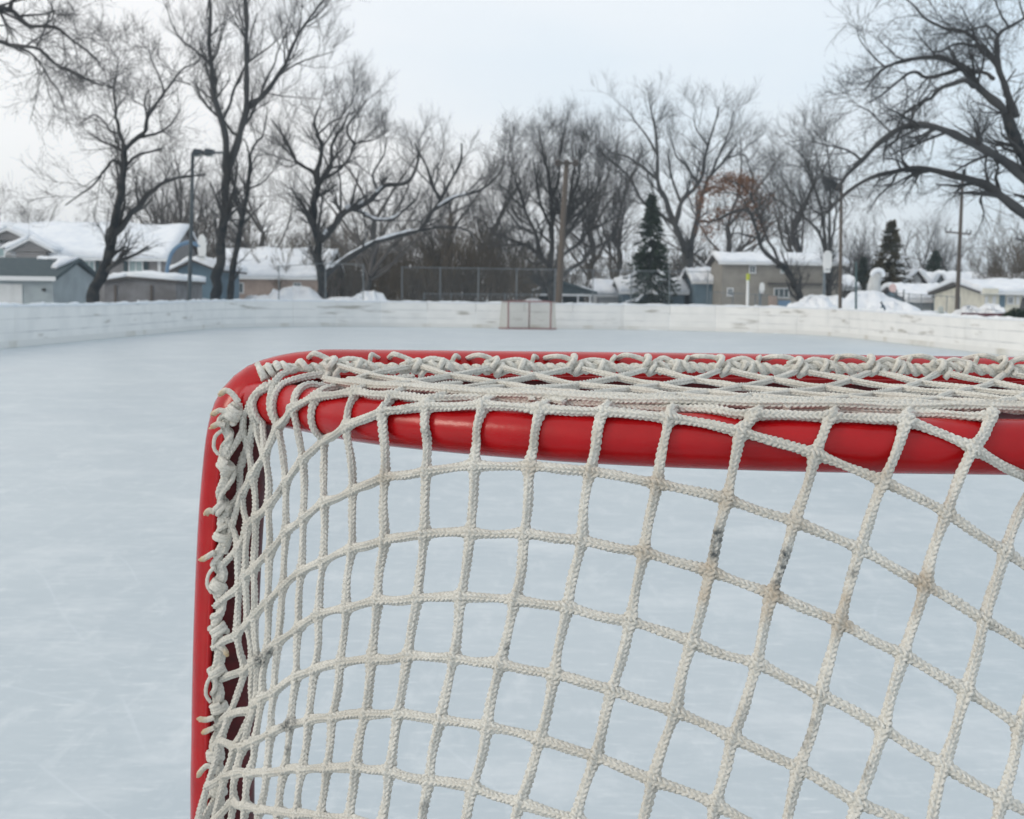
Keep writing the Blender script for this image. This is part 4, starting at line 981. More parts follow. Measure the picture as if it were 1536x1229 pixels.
# evergreens
def conifer(label, x, ytop, Y, half_w, m, seed, snow=False, dens=1., skirt=.5, group=None, drop=.45):
    g = np.random.default_rng(seed); tp = at(x, ytop, Y); H = tp[2]-.2; Rm = half_w*Y/F
    o = empty('evergreen_tree', (float(tp[0]), Y, .15), label, 'evergreen tree', group)
    b = MB(); b.tube([(0, 0, 0), (0, 0, H*.5), (0, 0, H)], [H*.02, H*.012, .02], 8); t_ = b.build('trunk', M['bark'], o)
    nb = int(230*dens); z = H*(skirt*.2+(1-skirt*.2)*g.random(nb)**1.15)
    a = g.uniform(0, 6.28, nb); ln = Rm*1.75*(1-z/H)**1.05*g.uniform(.6, 1.2, nb)+.10
    K = 6; P = np.zeros((nb, K, 3)); P[:, 0, 2] = z
    for k in range(1, K):
        f = k/(K-1); P[:, k, 0] = np.cos(a)*ln*f; P[:, k, 1] = np.sin(a)*ln*f; P[:, k, 2] = z-ln*drop*(f-.35*f*f)+g.normal(0, .04, nb)
    Rr = .03*np.ones((nb, 1))*np.linspace(1, .3, K)[None]
    c = MB(); v, q = tubes(P, Rr, 3); c.add(v, q)
    nl = int(26*dens)
    idx = np.repeat(np.arange(nb), nl); t = g.random(len(idx))**.8*(K-1); i = np.minimum(t.astype(int), K-2); w = (t-i)[:, None]
    p = P[idx, i]*(1-w)+P[idx, i+1]*w; outd = np.c_[np.cos(a[idx]), np.sin(a[idx]), np.zeros(len(idx))]
    d = outd*.8+g.normal(0, .55, p.shape); d[:, 2] -= .35; d /= np.linalg.norm(d, axis=1)[:, None]
    s = np.cross(d, g.normal(0, 1, p.shape)); s /= np.linalg.norm(s, axis=1)[:, None]
    sz = H*.030*g.uniform(.6, 1.4, (len(idx), 1)); wd = sz*.32
    V = np.stack([p-s*wd*.4, p+s*wd*.4, p+d*sz+s*wd*.5, p+d*sz-s*wd*.5], 1).reshape(-1, 3)
    c.add(V, np.arange(len(V)).reshape(-1, 4))
    c.build('crown', m, o)
    if snow:
        for k in g.choice(nb, 40, replace=False):
            if P[k, 0, 2] > H*.75: continue
            sb = MB(); sb.tube(crom(P[k, 2:6]+np.array([0, 0, .07]), n=7), np.array([.03, .09, .12, .10, .13, .08, .03])*g.uniform(.6, 1.1), 7); sb.build('snow', M['snow'], o, smooth=True)
    return o
conifer('dark spruce with drooping snowy boughs left of the pale spreading tree', 978, 292, 92, 34, M['needle'], 51, True, 1.2, drop=.75)
conifer('pointed evergreen with browned needles between the poles', 1338, 331, 88, 36, M['needle_brown'], 52, True, 1.3, drop=.3)
conifer('small dark evergreen left of the house with the chimney pipe', 1404, 376, 96, 36, M['needle'], 53, False, 1.1, drop=.2)
b = thicket(1484, 1580, [(1484, 372), (1510, 345), (1580, 335)], 82, 90, 130, 45)
tag(b.build('brush', M['twig_brown']), 'tall brownish brush behind the cream house at the right edge', 'brush', kind='stuff')
conifer('low dark evergreen behind the brown wooden pole', 1296, 385, 100, 22, M['needle'], 55, False, 1.2, drop=.3)

# ------------------------------------------------------------------ houses
M['side_grey'] = siding('grey_lap_siding', (.21, .205, .205), .2)
M['side_blue'] = siding('slate_blue_siding', (.115, .185, .235), .2)
M['side_pale'] = siding('pale_blue_grey_siding', (.30, .35, .37), .25, 'X')
M['side_tan'] = siding('tan_siding', (.27, .255, .225), .2)
M['brick_tan'] = siding('tan_brick', (.40, .31, .26), .12)
M['brick_red'] = siding('red_brick', (.25, .15, .11), .12)
M['side_cream'] = siding('cream_siding', (.68, .66, .56), .2)
M['side_white'] = siding('white_siding', (.60, .62, .62), .2)
M['shed_wood'] = siding('weathered_board', (.185, .19, .20), .35, 'X', .8, .85, (.12, .12, .125))
M['trim'] = mat('trim_white', (.62, .64, .65), .5)
def wx(x, Y): return float(at(x, 455, Y)[0])
def wz(x, y, Y): return float(at(x, y, Y)[2])

def window(parent, x0, x1, z0, z1, y, shutters=False, dark=False, mull=1, rows=2):
    f = MB(); t = .07
    f.box((x0, y-.05, z0), (x0+t, y+.02, z1)); f.box((x1-t, y-.05, z0), (x1, y+.02, z1))
    f.box((x0+t, y-.05, z1-t), (x1-t, y+.02, z1)); f.box((x0-.04, y-.09, z0-.03), (x1+.04, y+.02, z0)); f.box((x0+t, y-.05, z0), (x1-t, y+.02, z0+t*.7))
    for k in range(1, mull+1):
        xc = x0+(x1-x0)*k/(mull+1); f.box((xc-.025, y-.04, z0+t*.7), (xc+.025, y+.02, z1-t))
    fr = f.build('window', M['trim'], parent)
    p = MB(); p.box((x0+t, y-.02, z0+t*.7), (x1-t, y+.015, z1-t)); p.build('pane', M['glass_dark' if dark else 'glass'], fr)
    if shutters:
        w = (x1-x0)*.28
        for a, b_ in ((x0-w-.05, x0-.05), (x1+.05, x1+w+.05)):
            s = MB(); s.box((a, y-.06, z0), (b_, y+.02, z1))
            for k in range(1, 12): s.box((a+.05, y-.08, z0+(z1-z0)*k/12-.03), (b_-.05, y-.06, z0+(z1-z0)*k/12+.02))
            s.build('shutter', M['shutter'], parent)

def lumpy(poly_lo, y0, y1, n=14, g=None, th=.25, over=.25):
    pass

def snow_slab(mb, A, B_, C, D, th, seed, n=16, m=8):
    """bumpy sheet of snow on the roof plane A,B (eave, left to right), C,D (ridge, right to left)"""
    g = np.random.default_rng(seed)
    A, B_, C, D = map(np.asarray, (A, B_, C, D))
    u = np.linspace(0, 1, n)[:, None, None]; v = np.linspace(0, 1, m)[None, :, None]
    Pn = (A*(1-u)+B_*u)*(1-v)+(D*(1-u)+C*u)*v
    nr = np.cross(B_-A, D-A); nr /= np.linalg.norm(nr); nr = nr if nr[2] > 0 else -nr
    h = th*(1+.25*np.sin(u*9+seed)+.2*np.sin(u*23+v*5+seed*2))*np.minimum(1, .55+2.2*np.minimum(v+.12, 1.12-v))
    h = h+g.normal(0, th*.10, (n, m, 1))
    topP = Pn+nr*h; botP = Pn+nr*.004
    n_, m_ = n, m; ii = (np.arange(n_-1)[:, None]*m_+np.arange(m_-1)[None]).ravel()
    q = np.stack([ii, ii+m_, ii+m_+1, ii+1], -1)
    V = np.vstack([topP.reshape(-1, 3), botP.reshape(-1, 3)]); o = n_*m_
    rim = [k for k in range(m_)]; e1 = [(k, k+1, o+k+1, o+k) for k in range(m_-1)]; b0 = (n_-1)*m_
    e2 = [(b0+k+1, b0+k, o+b0+k, o+b0+k+1) for k in range(m_-1)]
    e3 = [((k+1)*m_, k*m_, o+k*m_, o+(k+1)*m_) for k in range(n_-1)]; e4 = [(k*m_+m_-1, (k+1)*m_+m_-1, o+(k+1)*m_+m_-1, o+k*m_+m_-1) for k in range(n_-1)]
    mb.add(V, np.vstack([q, q[:, ::-1]+o, e1, e2, e3, e4]))

def house_side(name, label, cat, x0, x1, y_eave, y_ridge, Y, depth, wall, roof=None, base=0.0, over=.35, snow=.22, left_over=None, seed=1, group=None, ridge_in=.5, snow_part=True):
    """gabled house whose ridge runs along the picture; eave line and ridge line given in the photo"""
    X0, X1 = wx(x0, Y), wx(x1, Y); xm = (x0+x1)/2
    ze = wz(xm, y_eave, Y); zr = float(at(xm, y_ridge, Y+depth*ridge_in)[2])
    o = empty(name, ((X0+X1)/2, Y, base), label, cat, group); yr = Y+depth*ridge_in
    w = MB(); w.prismx([(Y, base), (Y+depth, base), (Y+depth, ze), (yr, zr-.12), (Y, ze)], X0, X1)
    child(w.build('wall', wall), o)
    r = MB(); th = .14; s = (zr-ze)/(yr-Y); ye = Y-over; zo = ze-s*over
    r.prismx([(ye, zo), (yr, zr), (Y+depth+over, zo), (Y+depth+over, zo+th), (yr, zr+th), (ye, zo+th)], X0-over, X1+over)
    ro = child(r.build('roof', roof or M['shingle']), o)
    f = MB(); f.box((X0-over, ye-.03, zo-.02), (X1+over, ye-.003, zo+th+.02)); child(f.build('fascia', M['trim']), o)
    if snow_part:
        sb = MB(); L, Rr_ = X0-over-.03, X1+over+.03
        snow_slab(sb, (L, ye-.02, zo+th), (Rr_, ye-.02, zo+th), (Rr_, yr, zr+th), (L, yr, zr+th), snow, seed, 26, 9)
        snow_slab(sb, (Rr_, Y+depth+over, zo+th), (L, Y+depth+over, zo+th), (L, yr, zr+th), (Rr_, yr, zr+th), snow, seed+1, 18, 7)
        child(sb.build('roof_snow', M['snow'], smooth=True), o)
    return o, dict(X0=X0, X1=X1, ze=ze, zr=zr, Y=Y, yr=yr, s=s, zo=zo, th=th)

def house_gable(name, label, cat, x0, x1, xp, y_eave, y_peak, Y, depth, wall, roof=None, base=0.0, over=.3, snow=.2, seed=1, group=None):
    """gable end faces the camera"""
    X0, X1, Xp = wx(x0, Y), wx(x1, Y), wx(xp, Y); zl = wz(x0, y_eave, Y); zrr = wz(x1, y_eave, Y); zp = wz(xp, y_peak, Y)
    o = empty(name, ((X0+X1)/2, Y, base), label, cat, group)
    w = MB(); w.prism([(X0, base), (X1, base), (X1, zrr), (Xp, zp), (X0, zl)], Y, Y+depth); child(w.build('wall', wall), o)
    r = MB(); t = .1
    sl = (zp-zl)/(Xp-X0); sr = (zp-zrr)/(X1-Xp); L = (X0-over, zl-sl*over+.01); Rg = (X1+over, zrr-sr*over+.01)
    r.prism([L, (Xp, zp+.01), Rg, (Rg[0], Rg[1]+t), (Xp, zp+t+.01), (L[0], L[1]+t)], Y-over, Y+depth+over); child(r.build('roof', roof or M['shingle']), o)
    sb = MB(); ya, yb = Y-over-.02, Y+depth+over
    snow_slab(sb, (L[0], yb, L[1]+t), (L[0], ya, L[1]+t), (Xp, ya, zp+t+.01), (Xp, yb, zp+t+.01), snow, seed, 14, 8)
    snow_slab(sb, (Rg[0], ya, Rg[1]+t), (Rg[0], yb, Rg[1]+t), (Xp, yb, zp+t+.01), (Xp, ya, zp+t+.01), snow, seed+3, 14, 8)
    child(sb.build('roof_snow', M['snow'], smooth=True), o)
    return o, dict(X0=X0, X1=X1, zl=zl, zp=zp, Y=Y)

def win(o, x0, x1, y0, y1, Y, **k):
    """window seen between photo columns x0..x1 and rows y0 (top)..y1"""
    pe = o.location; a = at((x0+x1)/2, y0, Y-.02)[2]; b_ = at((x0+x1)/2, y1, Y-.02)[2]
    window(o, wx(x0, Y)-pe.x, wx(x1, Y)-pe.x, b_-pe.z, a-pe.z, Y-.02-pe.y, **k)
def slab(o, name, x0, x1, y0, y1, Y, d0, d1, m):
    pe = o.location; a = at((x0+x1)/2, y0, Y)[2]; b_ = at((x0+x1)/2, y1, Y)[2]
    q = MB(); q.box((wx(x0, Y)-pe.x, Y+d0-pe.y, b_-pe.z), (wx(x1, Y)-pe.x, Y+d1-pe.y, a-pe.z)); return q.build(name, m, o)

# grey house on the left with two front gables
o, h = house_side('house', 'long grey house with black shutters and a snow covered roof, on the left', 'house', -90, 249, 386, 341, 78, 9, M['side_grey'], seed=3, snow=.28)
win(o, 127, 144, 391, 417, 78, shutters=True); win(o, 194, 216, 391, 415, 78, shutters=True); win(o, 127, 144, 431, 446, 78, dark=True); win(o, 194, 214, 431, 446, 78, dark=True)
q = MB()
for xs in (238, 240.5):
    q.box((wx(xs, 78)-o.location.x, -.1, 0), (wx(xs, 78)+.09-o.location.x, -.02, h['zo']-o.location.z))
q.build('downspout', M['trim'], o)
def front_gable(o, xl, xr, xp, yb, yp, Y, d, seed):
    pe = o.location; X0, X1, Xp = wx(xl, Y)-pe.x, wx(xr, Y)-pe.x, wx(xp, Y)-pe.x; zb = at(xp, yb, Y)[2]-pe.z; zp = at(xp, yp, Y)[2]-pe.z; y0 = Y-pe.y
    w = MB(); w.prism([(X0+.3, zb), (X1-.3, zb), (Xp, zp-.05)], y0, y0+d); gb = w.build('front_gable', M['side_grey'], o)
    r = MB(); t = .14; r.prism([(X0-.1, zb-.06), (Xp, zp), (X1+.1, zb-.06), (X1+.1, zb-.06+t), (Xp, zp+t), (X0-.1, zb-.06+t)], y0-.25, y0+d+.2); r.build('gable_roof', M['trim'], gb)
    sb = MB(); z_ = zb-.06+t
    snow_slab(sb, (X0-.15, y0+d+.2, z_), (X0-.15, y0-.27, z_), (Xp, y0-.27, zp+t), (Xp, y0+d+.2, zp+t), .22, seed, 8, 8)
    snow_slab(sb, (X1+.15, y0-.27, z_), (X1+.15, y0+d+.2, z_), (Xp, y0+d+.2, zp+t), (Xp, y0-.27, zp+t), .22, seed+1, 8, 8)
    sb.build('gable_snow', M['snow'], gb, smooth=True)
    return gb
front_gable(o, 14, 82, 48, 378, 361, 77.0, 4.5, 5); front_gable(o, -22, 46, 15, 360, 346, 78.4, 5.0, 6)
slab(o, 'entry_wall', -90, 12, 386, 452, 76.8, 0, 1.2, M['side_grey']); slab(o, 'entry_wall', 26, 70, 379, 452, 77.0, 0, 1.0, M['side_grey'])
win(o, -16, 10, 371, 386, 76.8)

# low garage with a dark roof at the far left
o, h = house_side('garage', 'low pale blue grey garage with a dark nearly bare roof at the left edge', 'garage', -70, 80, 418, 391, 50, 5.5, M['side_pale'], M['shingle_dark'], seed=7, snow_part=False, over=.2)
pe = o.location; sb = MB()
xa, xb = wx(22, 50), wx(84, 50)
def onroof(x, f): return (x-pe.x, h['Y']-.2+(h['yr']-h['Y']+.2)*f-pe.y, h['zo']+h['th']+(h['zr']-h['zo'])*f-pe.z)
snow_slab(sb, onroof(xa, .90), onroof(xb, .88), onroof(xb, 1.0), onroof(xa, 1.0), .10, 3, 16, 5)
snow_slab(sb, onroof(wx(64, 50), .42), onroof(wx(72, 50), .40), onroof(wx(85, 50), .93), onroof(wx(56, 50), .92), .13, 4, 9, 7)
sb.build('roof_snow', M['snow'], o, smooth=True)
slab(o, 'garage_door', -30, 34, 426, 470, 50, -.03, .02, M['side_white'])
slab(o, 'wall_lamp', 65, 69, 433, 437, 50, -.15, .0, M['dark'])
# shed, blue outbuilding
o, h = house_gable('shed', 'low weathered grey board shed under a cap of snow, right of the leaning tree', 'shed', 157, 264, 192, 425, 419, 47, 4, M['shed_wood'], snow=.20, seed=8, over=.12)
for xs in (172, 226): slab(o, 'corner_board', xs, xs+3, 428, 470, 47, -.04, 0, M['dark_pole'])
o, h = house_gable('garage', 'slate blue garage with a snowy gable roof behind the steel lamp post', 'garage', 268, 318, 291, 404, 393, 60, 6, M['side_blue'], snow=.22, seed=9, over=.35)
slab(o, 'door', 289, 300, 412, 443, 60, -.04, 0, M['blue_pole']); slab(o, 'door_trim', 286.5, 288.8, 410, 443, 60, -.05, 0, M['trim'])
# low tan brick house
o, h = house_side('house', 'low tan brick house with a deep snowy roof behind the slim tree', 'house', 318, 484, 416, 381, 84, 9, M['brick_tan'], seed=10, snow=.35)
win(o, 352, 366, 424, 440, 84, dark=True); win(o, 440, 452, 424, 438, 84, dark=True)
# open park shelter and low roofs in the middle
o = empty('park_shelter', (wx(846, 88), 88, 0), 'open picnic shelter with a dark low roof behind the tan wooden pole', 'shelter')
pe = o.location; X0, X1, Xp = wx(798, 88)-pe.x, wx(896, 88)-pe.x, wx(845, 88)-pe.x; ze = wz(846, 441, 88); zp = wz(846, 426, 88)
r = MB(); r.prism([(X0, ze), (Xp, zp), (X1, ze), (X1, ze+.18), (Xp, zp+.18), (X0, ze+.18)], 0, 8); r.prism([(X0+.3, ze+.02), (X1-.3, ze+.02), (Xp, zp-.03)], .3, .42); r.build('roof', M['shingle_dark'], o)
for xx in (X0+.4, X0+1.6, X1-2.6, X1-1.4, X1-.5):
    p = MB(); p.box((xx-.07, .5, 0), (xx+.07, .64, ze)); p.build('post', M['trim'], o)
q = MB(); q.box((X0+.2, .3, ze-.16), (X1-.2, .45, ze)); q.build('beam', M['trim'], o)
q = MB(); q.box((X0+.6, 7, 0), (X1-.6, 7.2, ze)); q.build('back_wall', M['shingle_dark'], o)
sb = MB(); snow_slab(sb, (X0, 8, ze+.18), (X0, 0, ze+.18), (X0+1.9, 0, ze+.18+(zp-ze)*.62), (X0+1.9, 8, ze+.18+(zp-ze)*.62), .12, 4, 8, 5)
snow_slab(sb, (X1, -.02, ze+.18), (X1, 8, ze+.18), (X1-1.2, 8, ze+.18+(zp-ze)*.45), (X1-1.2, -.02, ze+.18+(zp-ze)*.45), .1, 5, 8, 5); sb.build('roof_snow', M['snow'], o, smooth=True)
o, h = house_side('house', 'low house half hidden by its snowy roof, right of the picnic shelter', 'house', 896, 968, 444, 427, 96, 7, M['side_white'], seed=12, snow=.3); win(o, 930, 942, 446, 452, 96, dark=True)
o, h = house_side('house', 'low house with a blocky snowy roof below the dark spruce', 'house', 934, 1026, 440, 425, 92, 8, M['side_blue'], seed=13, snow=.35)
win(o, 990, 1000, 443, 451, 92, dark=True); slab(o, 'chimney', 1014, 1022, 422, 440, 94, 0, .8, M['snow'])
# tan two storey house
o, h = house_side('house', 'tan two storey house with a thin snowy roof behind the leaning tree', 'house', 1082, 1262, 396, 386, 86, 5, M['side_tan'], seed=14, snow=.22)
win(o, 1122, 1132, 398, 410, 86, dark=True); win(o, 1169, 1180, 398, 410, 86); win(o, 1160, 1183, 432, 447, 86, dark=True, mull=2); win(o, 1090, 1099, 432, 444, 86, dark=True)
slab(o, 'band_board', 1150, 1262, 425, 428, 86, -.3, 0, M['shingle']); slab(o, 'patio_fence', 1168, 1186, 451, 464, 84, 0, .1, M['blue_pole'])
slab(o, 'utility_cabinet', 1155, 1166, 444, 463, 84.4, 0, .6, M['brick_tan'])
o, h = house_side('shed', 'snow roofed shed against the left end of the tan two storey house', 'shed', 1042, 1078, 424, 409, 90, 6, M['side_blue'], seed=15, snow=.3)
o, h = house_side('garage', 'low garage with a snowy roof right of the brown wooden pole', 'garage', 1252, 1282, 434, 418, 92, 6, M['side_tan'], seed=16, snow=.25)
# right hand houses
o, h = house_gable('house', 'small white upstairs storey with two dark windows and a snowy gable, beside the pointed evergreen', 'house', 1361, 1381, 1372, 420, 409, 88, 6, M['side_white'], snow=.3, seed=17, over=.5)
win(o, 1363.5, 1367.5, 424, 432, 88, dark=True, mull=0); win(o, 1371.5, 1375.5, 424, 432, 88, dark=True, mull=0)
o, h = house_side('garage', 'slate blue garage with a snowy roof below the small white upstairs storey', 'garage', 1363, 1422, 452, 434, 78, 7, M['side_blue'], seed=18, snow=.28)
slab(o, 'garage_door', 1370, 1398, 454, 466, 78, -.04, 0, M['side_pale'])
o, h = house_gable('house', 'white house with a steep green gable and a dark chimney pipe in its snowy roof', 'house', 1395, 1420, 1408, 436, 414, 90, 2, M['side_pale'], snow=.25, seed=19)
pe = o.location; sb = MB(); Xa, Xb = wx(1407, 90)-pe.x, wx(1488, 90)-pe.x; z0, z1 = wz(1440, 436, 90)-pe.z, wz(1440, 411, 90)-pe.z
w_ = MB(); w_.prismx([(0, 0), (7, 0), (7, z0), (3.5, z1), (0, z0)], Xa, Xb-.3); w_.build('main_wall', M['side_white'], o)
snow_slab(sb, (Xa-.2, -.5, z0+.05), (Xb, -.5, z0+.05), (Xb, 3.5, z1+.05), (Xa-.2, 3.5, z1+.05), .3, 4, 20, 9); sb.build('main_roof_snow', M['snow'], o, smooth=True)
p = MB(); xc = wx(1461, 88)-pe.x; p.tube([(xc, 1.2, z0+.2), (xc, 1.2, wz(1461, 411, 90)-pe.z+.2)], .11, 10); p.tube([(xc, 1.2, wz(1461, 411, 90)-pe.z+.2), (xc, 1.2, wz(1461, 411, 90)-pe.z+.32)], .16, 10); p.build('chimney_pipe', M['dark_pole'], o)
o, h = house_side('garage', 'red brick garage with a snowy flat roof right of the dark utility pole', 'garage', 1438, 1474, 451, 446, 74, 5, M['brick_red'], seed=20, snow=.25)
slab(o, 'opening', 1456, 1472, 453, 466, 74, -.03, 0, M['shingle_dark'])
o, h = house_side('house', 'cream house with a row of windows and a snowy roof at the right edge', 'house', 1476, 1590, 441, 428, 68, 8, M['side_cream'], seed=21, snow=.25)
for a, b_ in ((1477, 1481), (1488, 1493), (1510, 1520), (1524, 1528), (1532, 1536)): win(o, a, b_, 444.5, 456, 68, dark=True)
slab(o, 'door', 1499, 1507, 443, 462, 68, -.05, 0, M['side_blue']); q = slab(o, 'porch_gable', 1474, 1496, 433, 441, 67.5, -.1, .5, M['side_cream'])
o, h = house_gable('house', 'house whose snowy gable rises behind the cream house at the right edge', 'house', 1514, 1560, 1538, 432, 416, 84, 7, M['side_white'], snow=.3, seed=22, over=.4)

# ------------------------------------------------------------------ poles, hoops
def pole(name, label, cat, pts, Y, w0, w1, m, group=None, sides=10, zb=.2):
    P = at([p[0] for p in pts], [p[1] for p in pts], Y); b0 = P[0].copy()
    d = P[0]-P[1]; b0 = P[0]+d*((P[0][2]-zb+.3)/-d[2]) if abs(d[2]) > 1e-6 else b0
    P = np.vstack([b0, P]); s = Y/F/2
    o = empty(name, tuple(b0), label, cat, group); q = MB(); q.tube(P, np.r_[w0, np.linspace(w0, w1, len(P)-1)]*s, sides); child(q.build('pole', m, smooth=True), o); return o
def obox(o, name, x0, x1, y0, y1, Y, dep, m):
    return slab(o, name, x0, x1, y0, y1, Y, -dep/2, dep/2, m)
o = pole('lamp_post', 'tall grey steel lamp post with a floodlight arm, left of the tall double tree', 'lamp post', [(284, 440), (287, 330), (289, 229)], 46, 6.2, 5.0, M['grey_pole'])
q = MB(); P = at([287, 300, 318, 336], [230, 229, 229.5, 229], 46); q.tube(P, .04, 8); child(q.build('arm', M['grey_pole']), o)
for x0, x1 in ((290, 305), (308, 322)):
    q = MB(); A = at((x0+x1)/2, 229, 46); w_ = (x1-x0)*46/F/2
    q.prism([(A[0]-w_, A[2]-.12), (A[0]+w_, A[2]-.04), (A[0]+w_*.9, A[2]+.09), (A[0]-w_*.6, A[2]+.12)], 45.75, 46.15); lm = child(q.build('floodlight', M['grey_pole']), o)
    q = MB(); q.box((A[0]-w_*.8, 45.8, A[2]-.15), (A[0]+w_*.7, 46.1, A[2]-.125)); k = q.build('lens', M['glass']); k.parent = lm
o = pole('light_pole', 'tall tan wooden pole with small floodlights on top, behind the far goal', 'pole', [(838, 452), (844, 340), (850, 246)], 57, 10, 7, M['wood_pole'])
A = at(850, 243, 57); q = MB(); q.box((A[0]-.55, A[1]-.06, A[2]-.12), (A[0]+.55, A[1]+.06, A[2]-.02)); child(q.build('crossarm', M['dark_pole']), o)
for dx in (-.42, .0, .42):
    q = MB(); q.tube([(A[0]+dx, A[1]+.12, A[2]+.02), (A[0]+dx, A[1]-.08, A[2]+.0), (A[0]+dx, A[1]-.24, A[2]-.10)], [.06, .11, .16], 10); child(q.build('floodlight', M['dark_pole']), o)
o = pole('light_pole', 'brown wooden pole with a cluster of floodlights, behind the right end of the rink', 'pole', [(1260, 466), (1261, 380), (1262, 276)], 52, 5.6, 4.6, M['wood_pole'])
A = at(1252, 272, 52)
for dx, dz in ((-.32, .06), (-.1, -.02), (-.22, -.22), (.12, -.18)):
    q = MB(); q.tube([(A[0]+dx+.16, A[1]+.15, A[2]+dz+.02), (A[0]+dx, A[1], A[2]+dz), (A[0]+dx-.1, A[1]-.22, A[2]+dz-.08)], [.07, .13, .18], 10); child(q.build('floodlight', M['dark']), o)
q = MB(); q.tube(at([1244, 1264], [270, 280], 52.05), .05, 8); child(q.build('bracket', M['dark_pole']), o)
o = pole('utility_pole', 'dark leaning utility pole with a crossarm in front of the white house', 'pole', [(1435, 474), (1439, 380), (1444, 264)], 55, 7, 4.6, M['dark_pole'])
q = MB(); q.tube(at([1418, 1440, 1456], [348, 350, 351.5], 55), .045, 6); child(q.build('crossarm', M['dark_pole']), o)
for x in (1418, 1426, 1450, 1456):
    q = MB(); p = at(x, 347+(x-1416)*.1, 55); q.tube([p, p+np.array([0, 0, .09]), p+np.array([0, 0, .17])], [.02, .03, .02], 8); child(q.build('insulator', M['grey_pole']), o)
q = MB(); p = at(1446, 262, 55); q.tube([p+np.array([0, 0, -.1]), p+np.array([0, 0, .22])], .09, 8); child(q.build('pole_cap', M['dark']), o)
pole('flag_pole', 'thin dark green metal pole between the brown pole and the snow mound slide', 'pole', [(1284, 470), (1284, 430), (1284, 393)], 50, 3.4, 2.8, M['green_pole'])
# basketball hoops
def hoop(label, xb, yb0, yb1, wb, Y, postx, post_m, bm, neck=None, yaw=0):
    A = at(xb, (yb0+yb1)/2, Y); s = Y/F; h_ = (yb1-yb0)*s; w_ = wb*s
    o = empty('basketball_hoop', (float(at(postx, 455, Y)[0]), Y, .2), label, 'basketball hoop', 'basketball hoops beyond the boards')
    g = MB(); an = np.linspace(math.pi, 0, 9); W2 = max(w_/2, .05)
    top = [(A[0]+W2*.92*math.cos(a)**1, A[2]+h_*.12+h_*.38*math.sin(a)**.7) for a in an]
    poly = top+[(A[0]+W2, A[2]-h_*.1), (A[0]+W2*.62, A[2]-h_*.5), (A[0]-W2*.62, A[2]-h_*.5), (A[0]-W2, A[2]-h_*.1)]
    g.prism([(float(x), float(z)) for x, z in poly], Y-.03, Y+.03); bb = child(g.build('backboard', bm), o)
    r = MB(); an = np.linspace(0, 2*math.pi, 25); r.tube([(A[0]+.23*math.cos(a)*.6, Y-.28+.23*math.sin(a), A[2]-h_*.36) for a in an], .012, 6, False); child(r.build('rim', M['shutter']), o)
    p = MB()
    if neck is None:
        P = [(*at(postx, 470, Y)[:1], Y+.5, .1), (float(at(postx, 420, Y)[0]), Y+.5, A[2]-h_*.4), (A[0], Y+.4, A[2]-h_*.1), (A[0], Y+.05, A[2])]
        p.tube(crom([np.array(k, float) for k in P], n=24), 2.2*s, 10)
    else:
        P = [np.array([*at(neck[0][0], neck[0][1], Y)[:1], Y, .1])]+[at(x, y, Y) for x, y in neck]+[np.array([A[0], Y+.06, A[2]])]
        p.tube(crom(P, n=40), 3.0*s, 10)
    child(p.build('post', post_m, smooth=True), o)
hoop('basketball hoop on a blue gooseneck pole with a pale rounded backboard, left side', 303, 352, 391, 13, 50, 250, M['blue_pole'], M['white'], neck=[(250, 450), (250, 415), (253, 392), (260, 376), (272, 367), (286, 364)])
hoop('basketball hoop with a bright white rounded backboard beside the brown wooden pole', 1241, 376, 409, 14, 58, 1240, M['steel'], M['white'])
hoop('small far basketball hoop with a white backboard in front of the tan two storey house', 1143, 424, 440, 8, 74, 1143, M['steel'], M['white'])
o = pole('marker_post', 'white post with a bright yellow top in front of the tan two storey house', 'post', [(1121, 455), (1121.5, 430), (1122, 411)], 60, 4, 4, M['white'])
M['yellow'] = mat('yellow_cap', (.40, .45, .05), .5)
q = MB(); A = at(1122, 417.5, 60); q.tube([A+np.array([0, 0, -.10]), A+np.array([0, 0, .22])], .095, 12); child(q.build('cap', M['yellow']), o)

# ------------------------------------------------------------------ fences
def chain_fence(label, pts, n_post, wire=True, m=None):
    """pts: list of (x, y_top, Y) along the fence"""
    A = np.array([at(x, y, Y) for x, y, Y in pts]); tops = crom(A, n=n_post) if len(A) > 2 else np.linspace(A[0], A[1], n_post)
    o = empty('chain_link_fence', (float(tops[0][0]), float(tops[0][1]), .1), label, 'fence'); zb = .15
    for p in tops:
        q = MB(); q.tube([(p[0], p[1], zb-.1), (p[0], p[1], p[2]+.04)], .026, 8); child(q.build('post', M['steel'], smooth=True), o)
    q = MB(); q.tube(tops, .017, 8); child(q.build('top_rail', M['steel']), o)
    if wire:
        q = MB()
        for a, c in zip(tops[:-1], tops[1:]):
            L = np.linalg.norm((c-a)[:2]); H = a[2]-.2; st = .085; S = []
            for k in np.arange(-H, L, st):
                for sg in (1, -1):
                    u0, u1 = max(k, 0), min(k+H, L)
                    if u1 <= u0: continue
                    f0, f1 = (u0-k)/H, (u1-k)/H
                    if sg < 0: f0, f1 = 1-f0, 1-f1
                    S.append([a*(1-u0/L)+c*(u0/L), a*(1-u1/L)+c*(u1/L)]); S[-1][0] = np.array([*S[-1][0][:2], .2+f0*(H)]); S[-1][1] = np.array([*S[-1][1][:2], .2+f1*(H)])
            S = np.array(S); v, f = tubes(S, np.full(S.shape[:2], .0014), 3); q.add(v, f)
        child(q.build('wire_mesh', M['steel']), o)
chain_fence('tall chain link fence in front of the brown thicket', [(603, 401, 60), (1062, 408, 60)], 9)
chain_fence('low chain link fence with a pale top rail left of the far goal', [(636, 441, 62.5), (798, 442, 62.5)], 5)
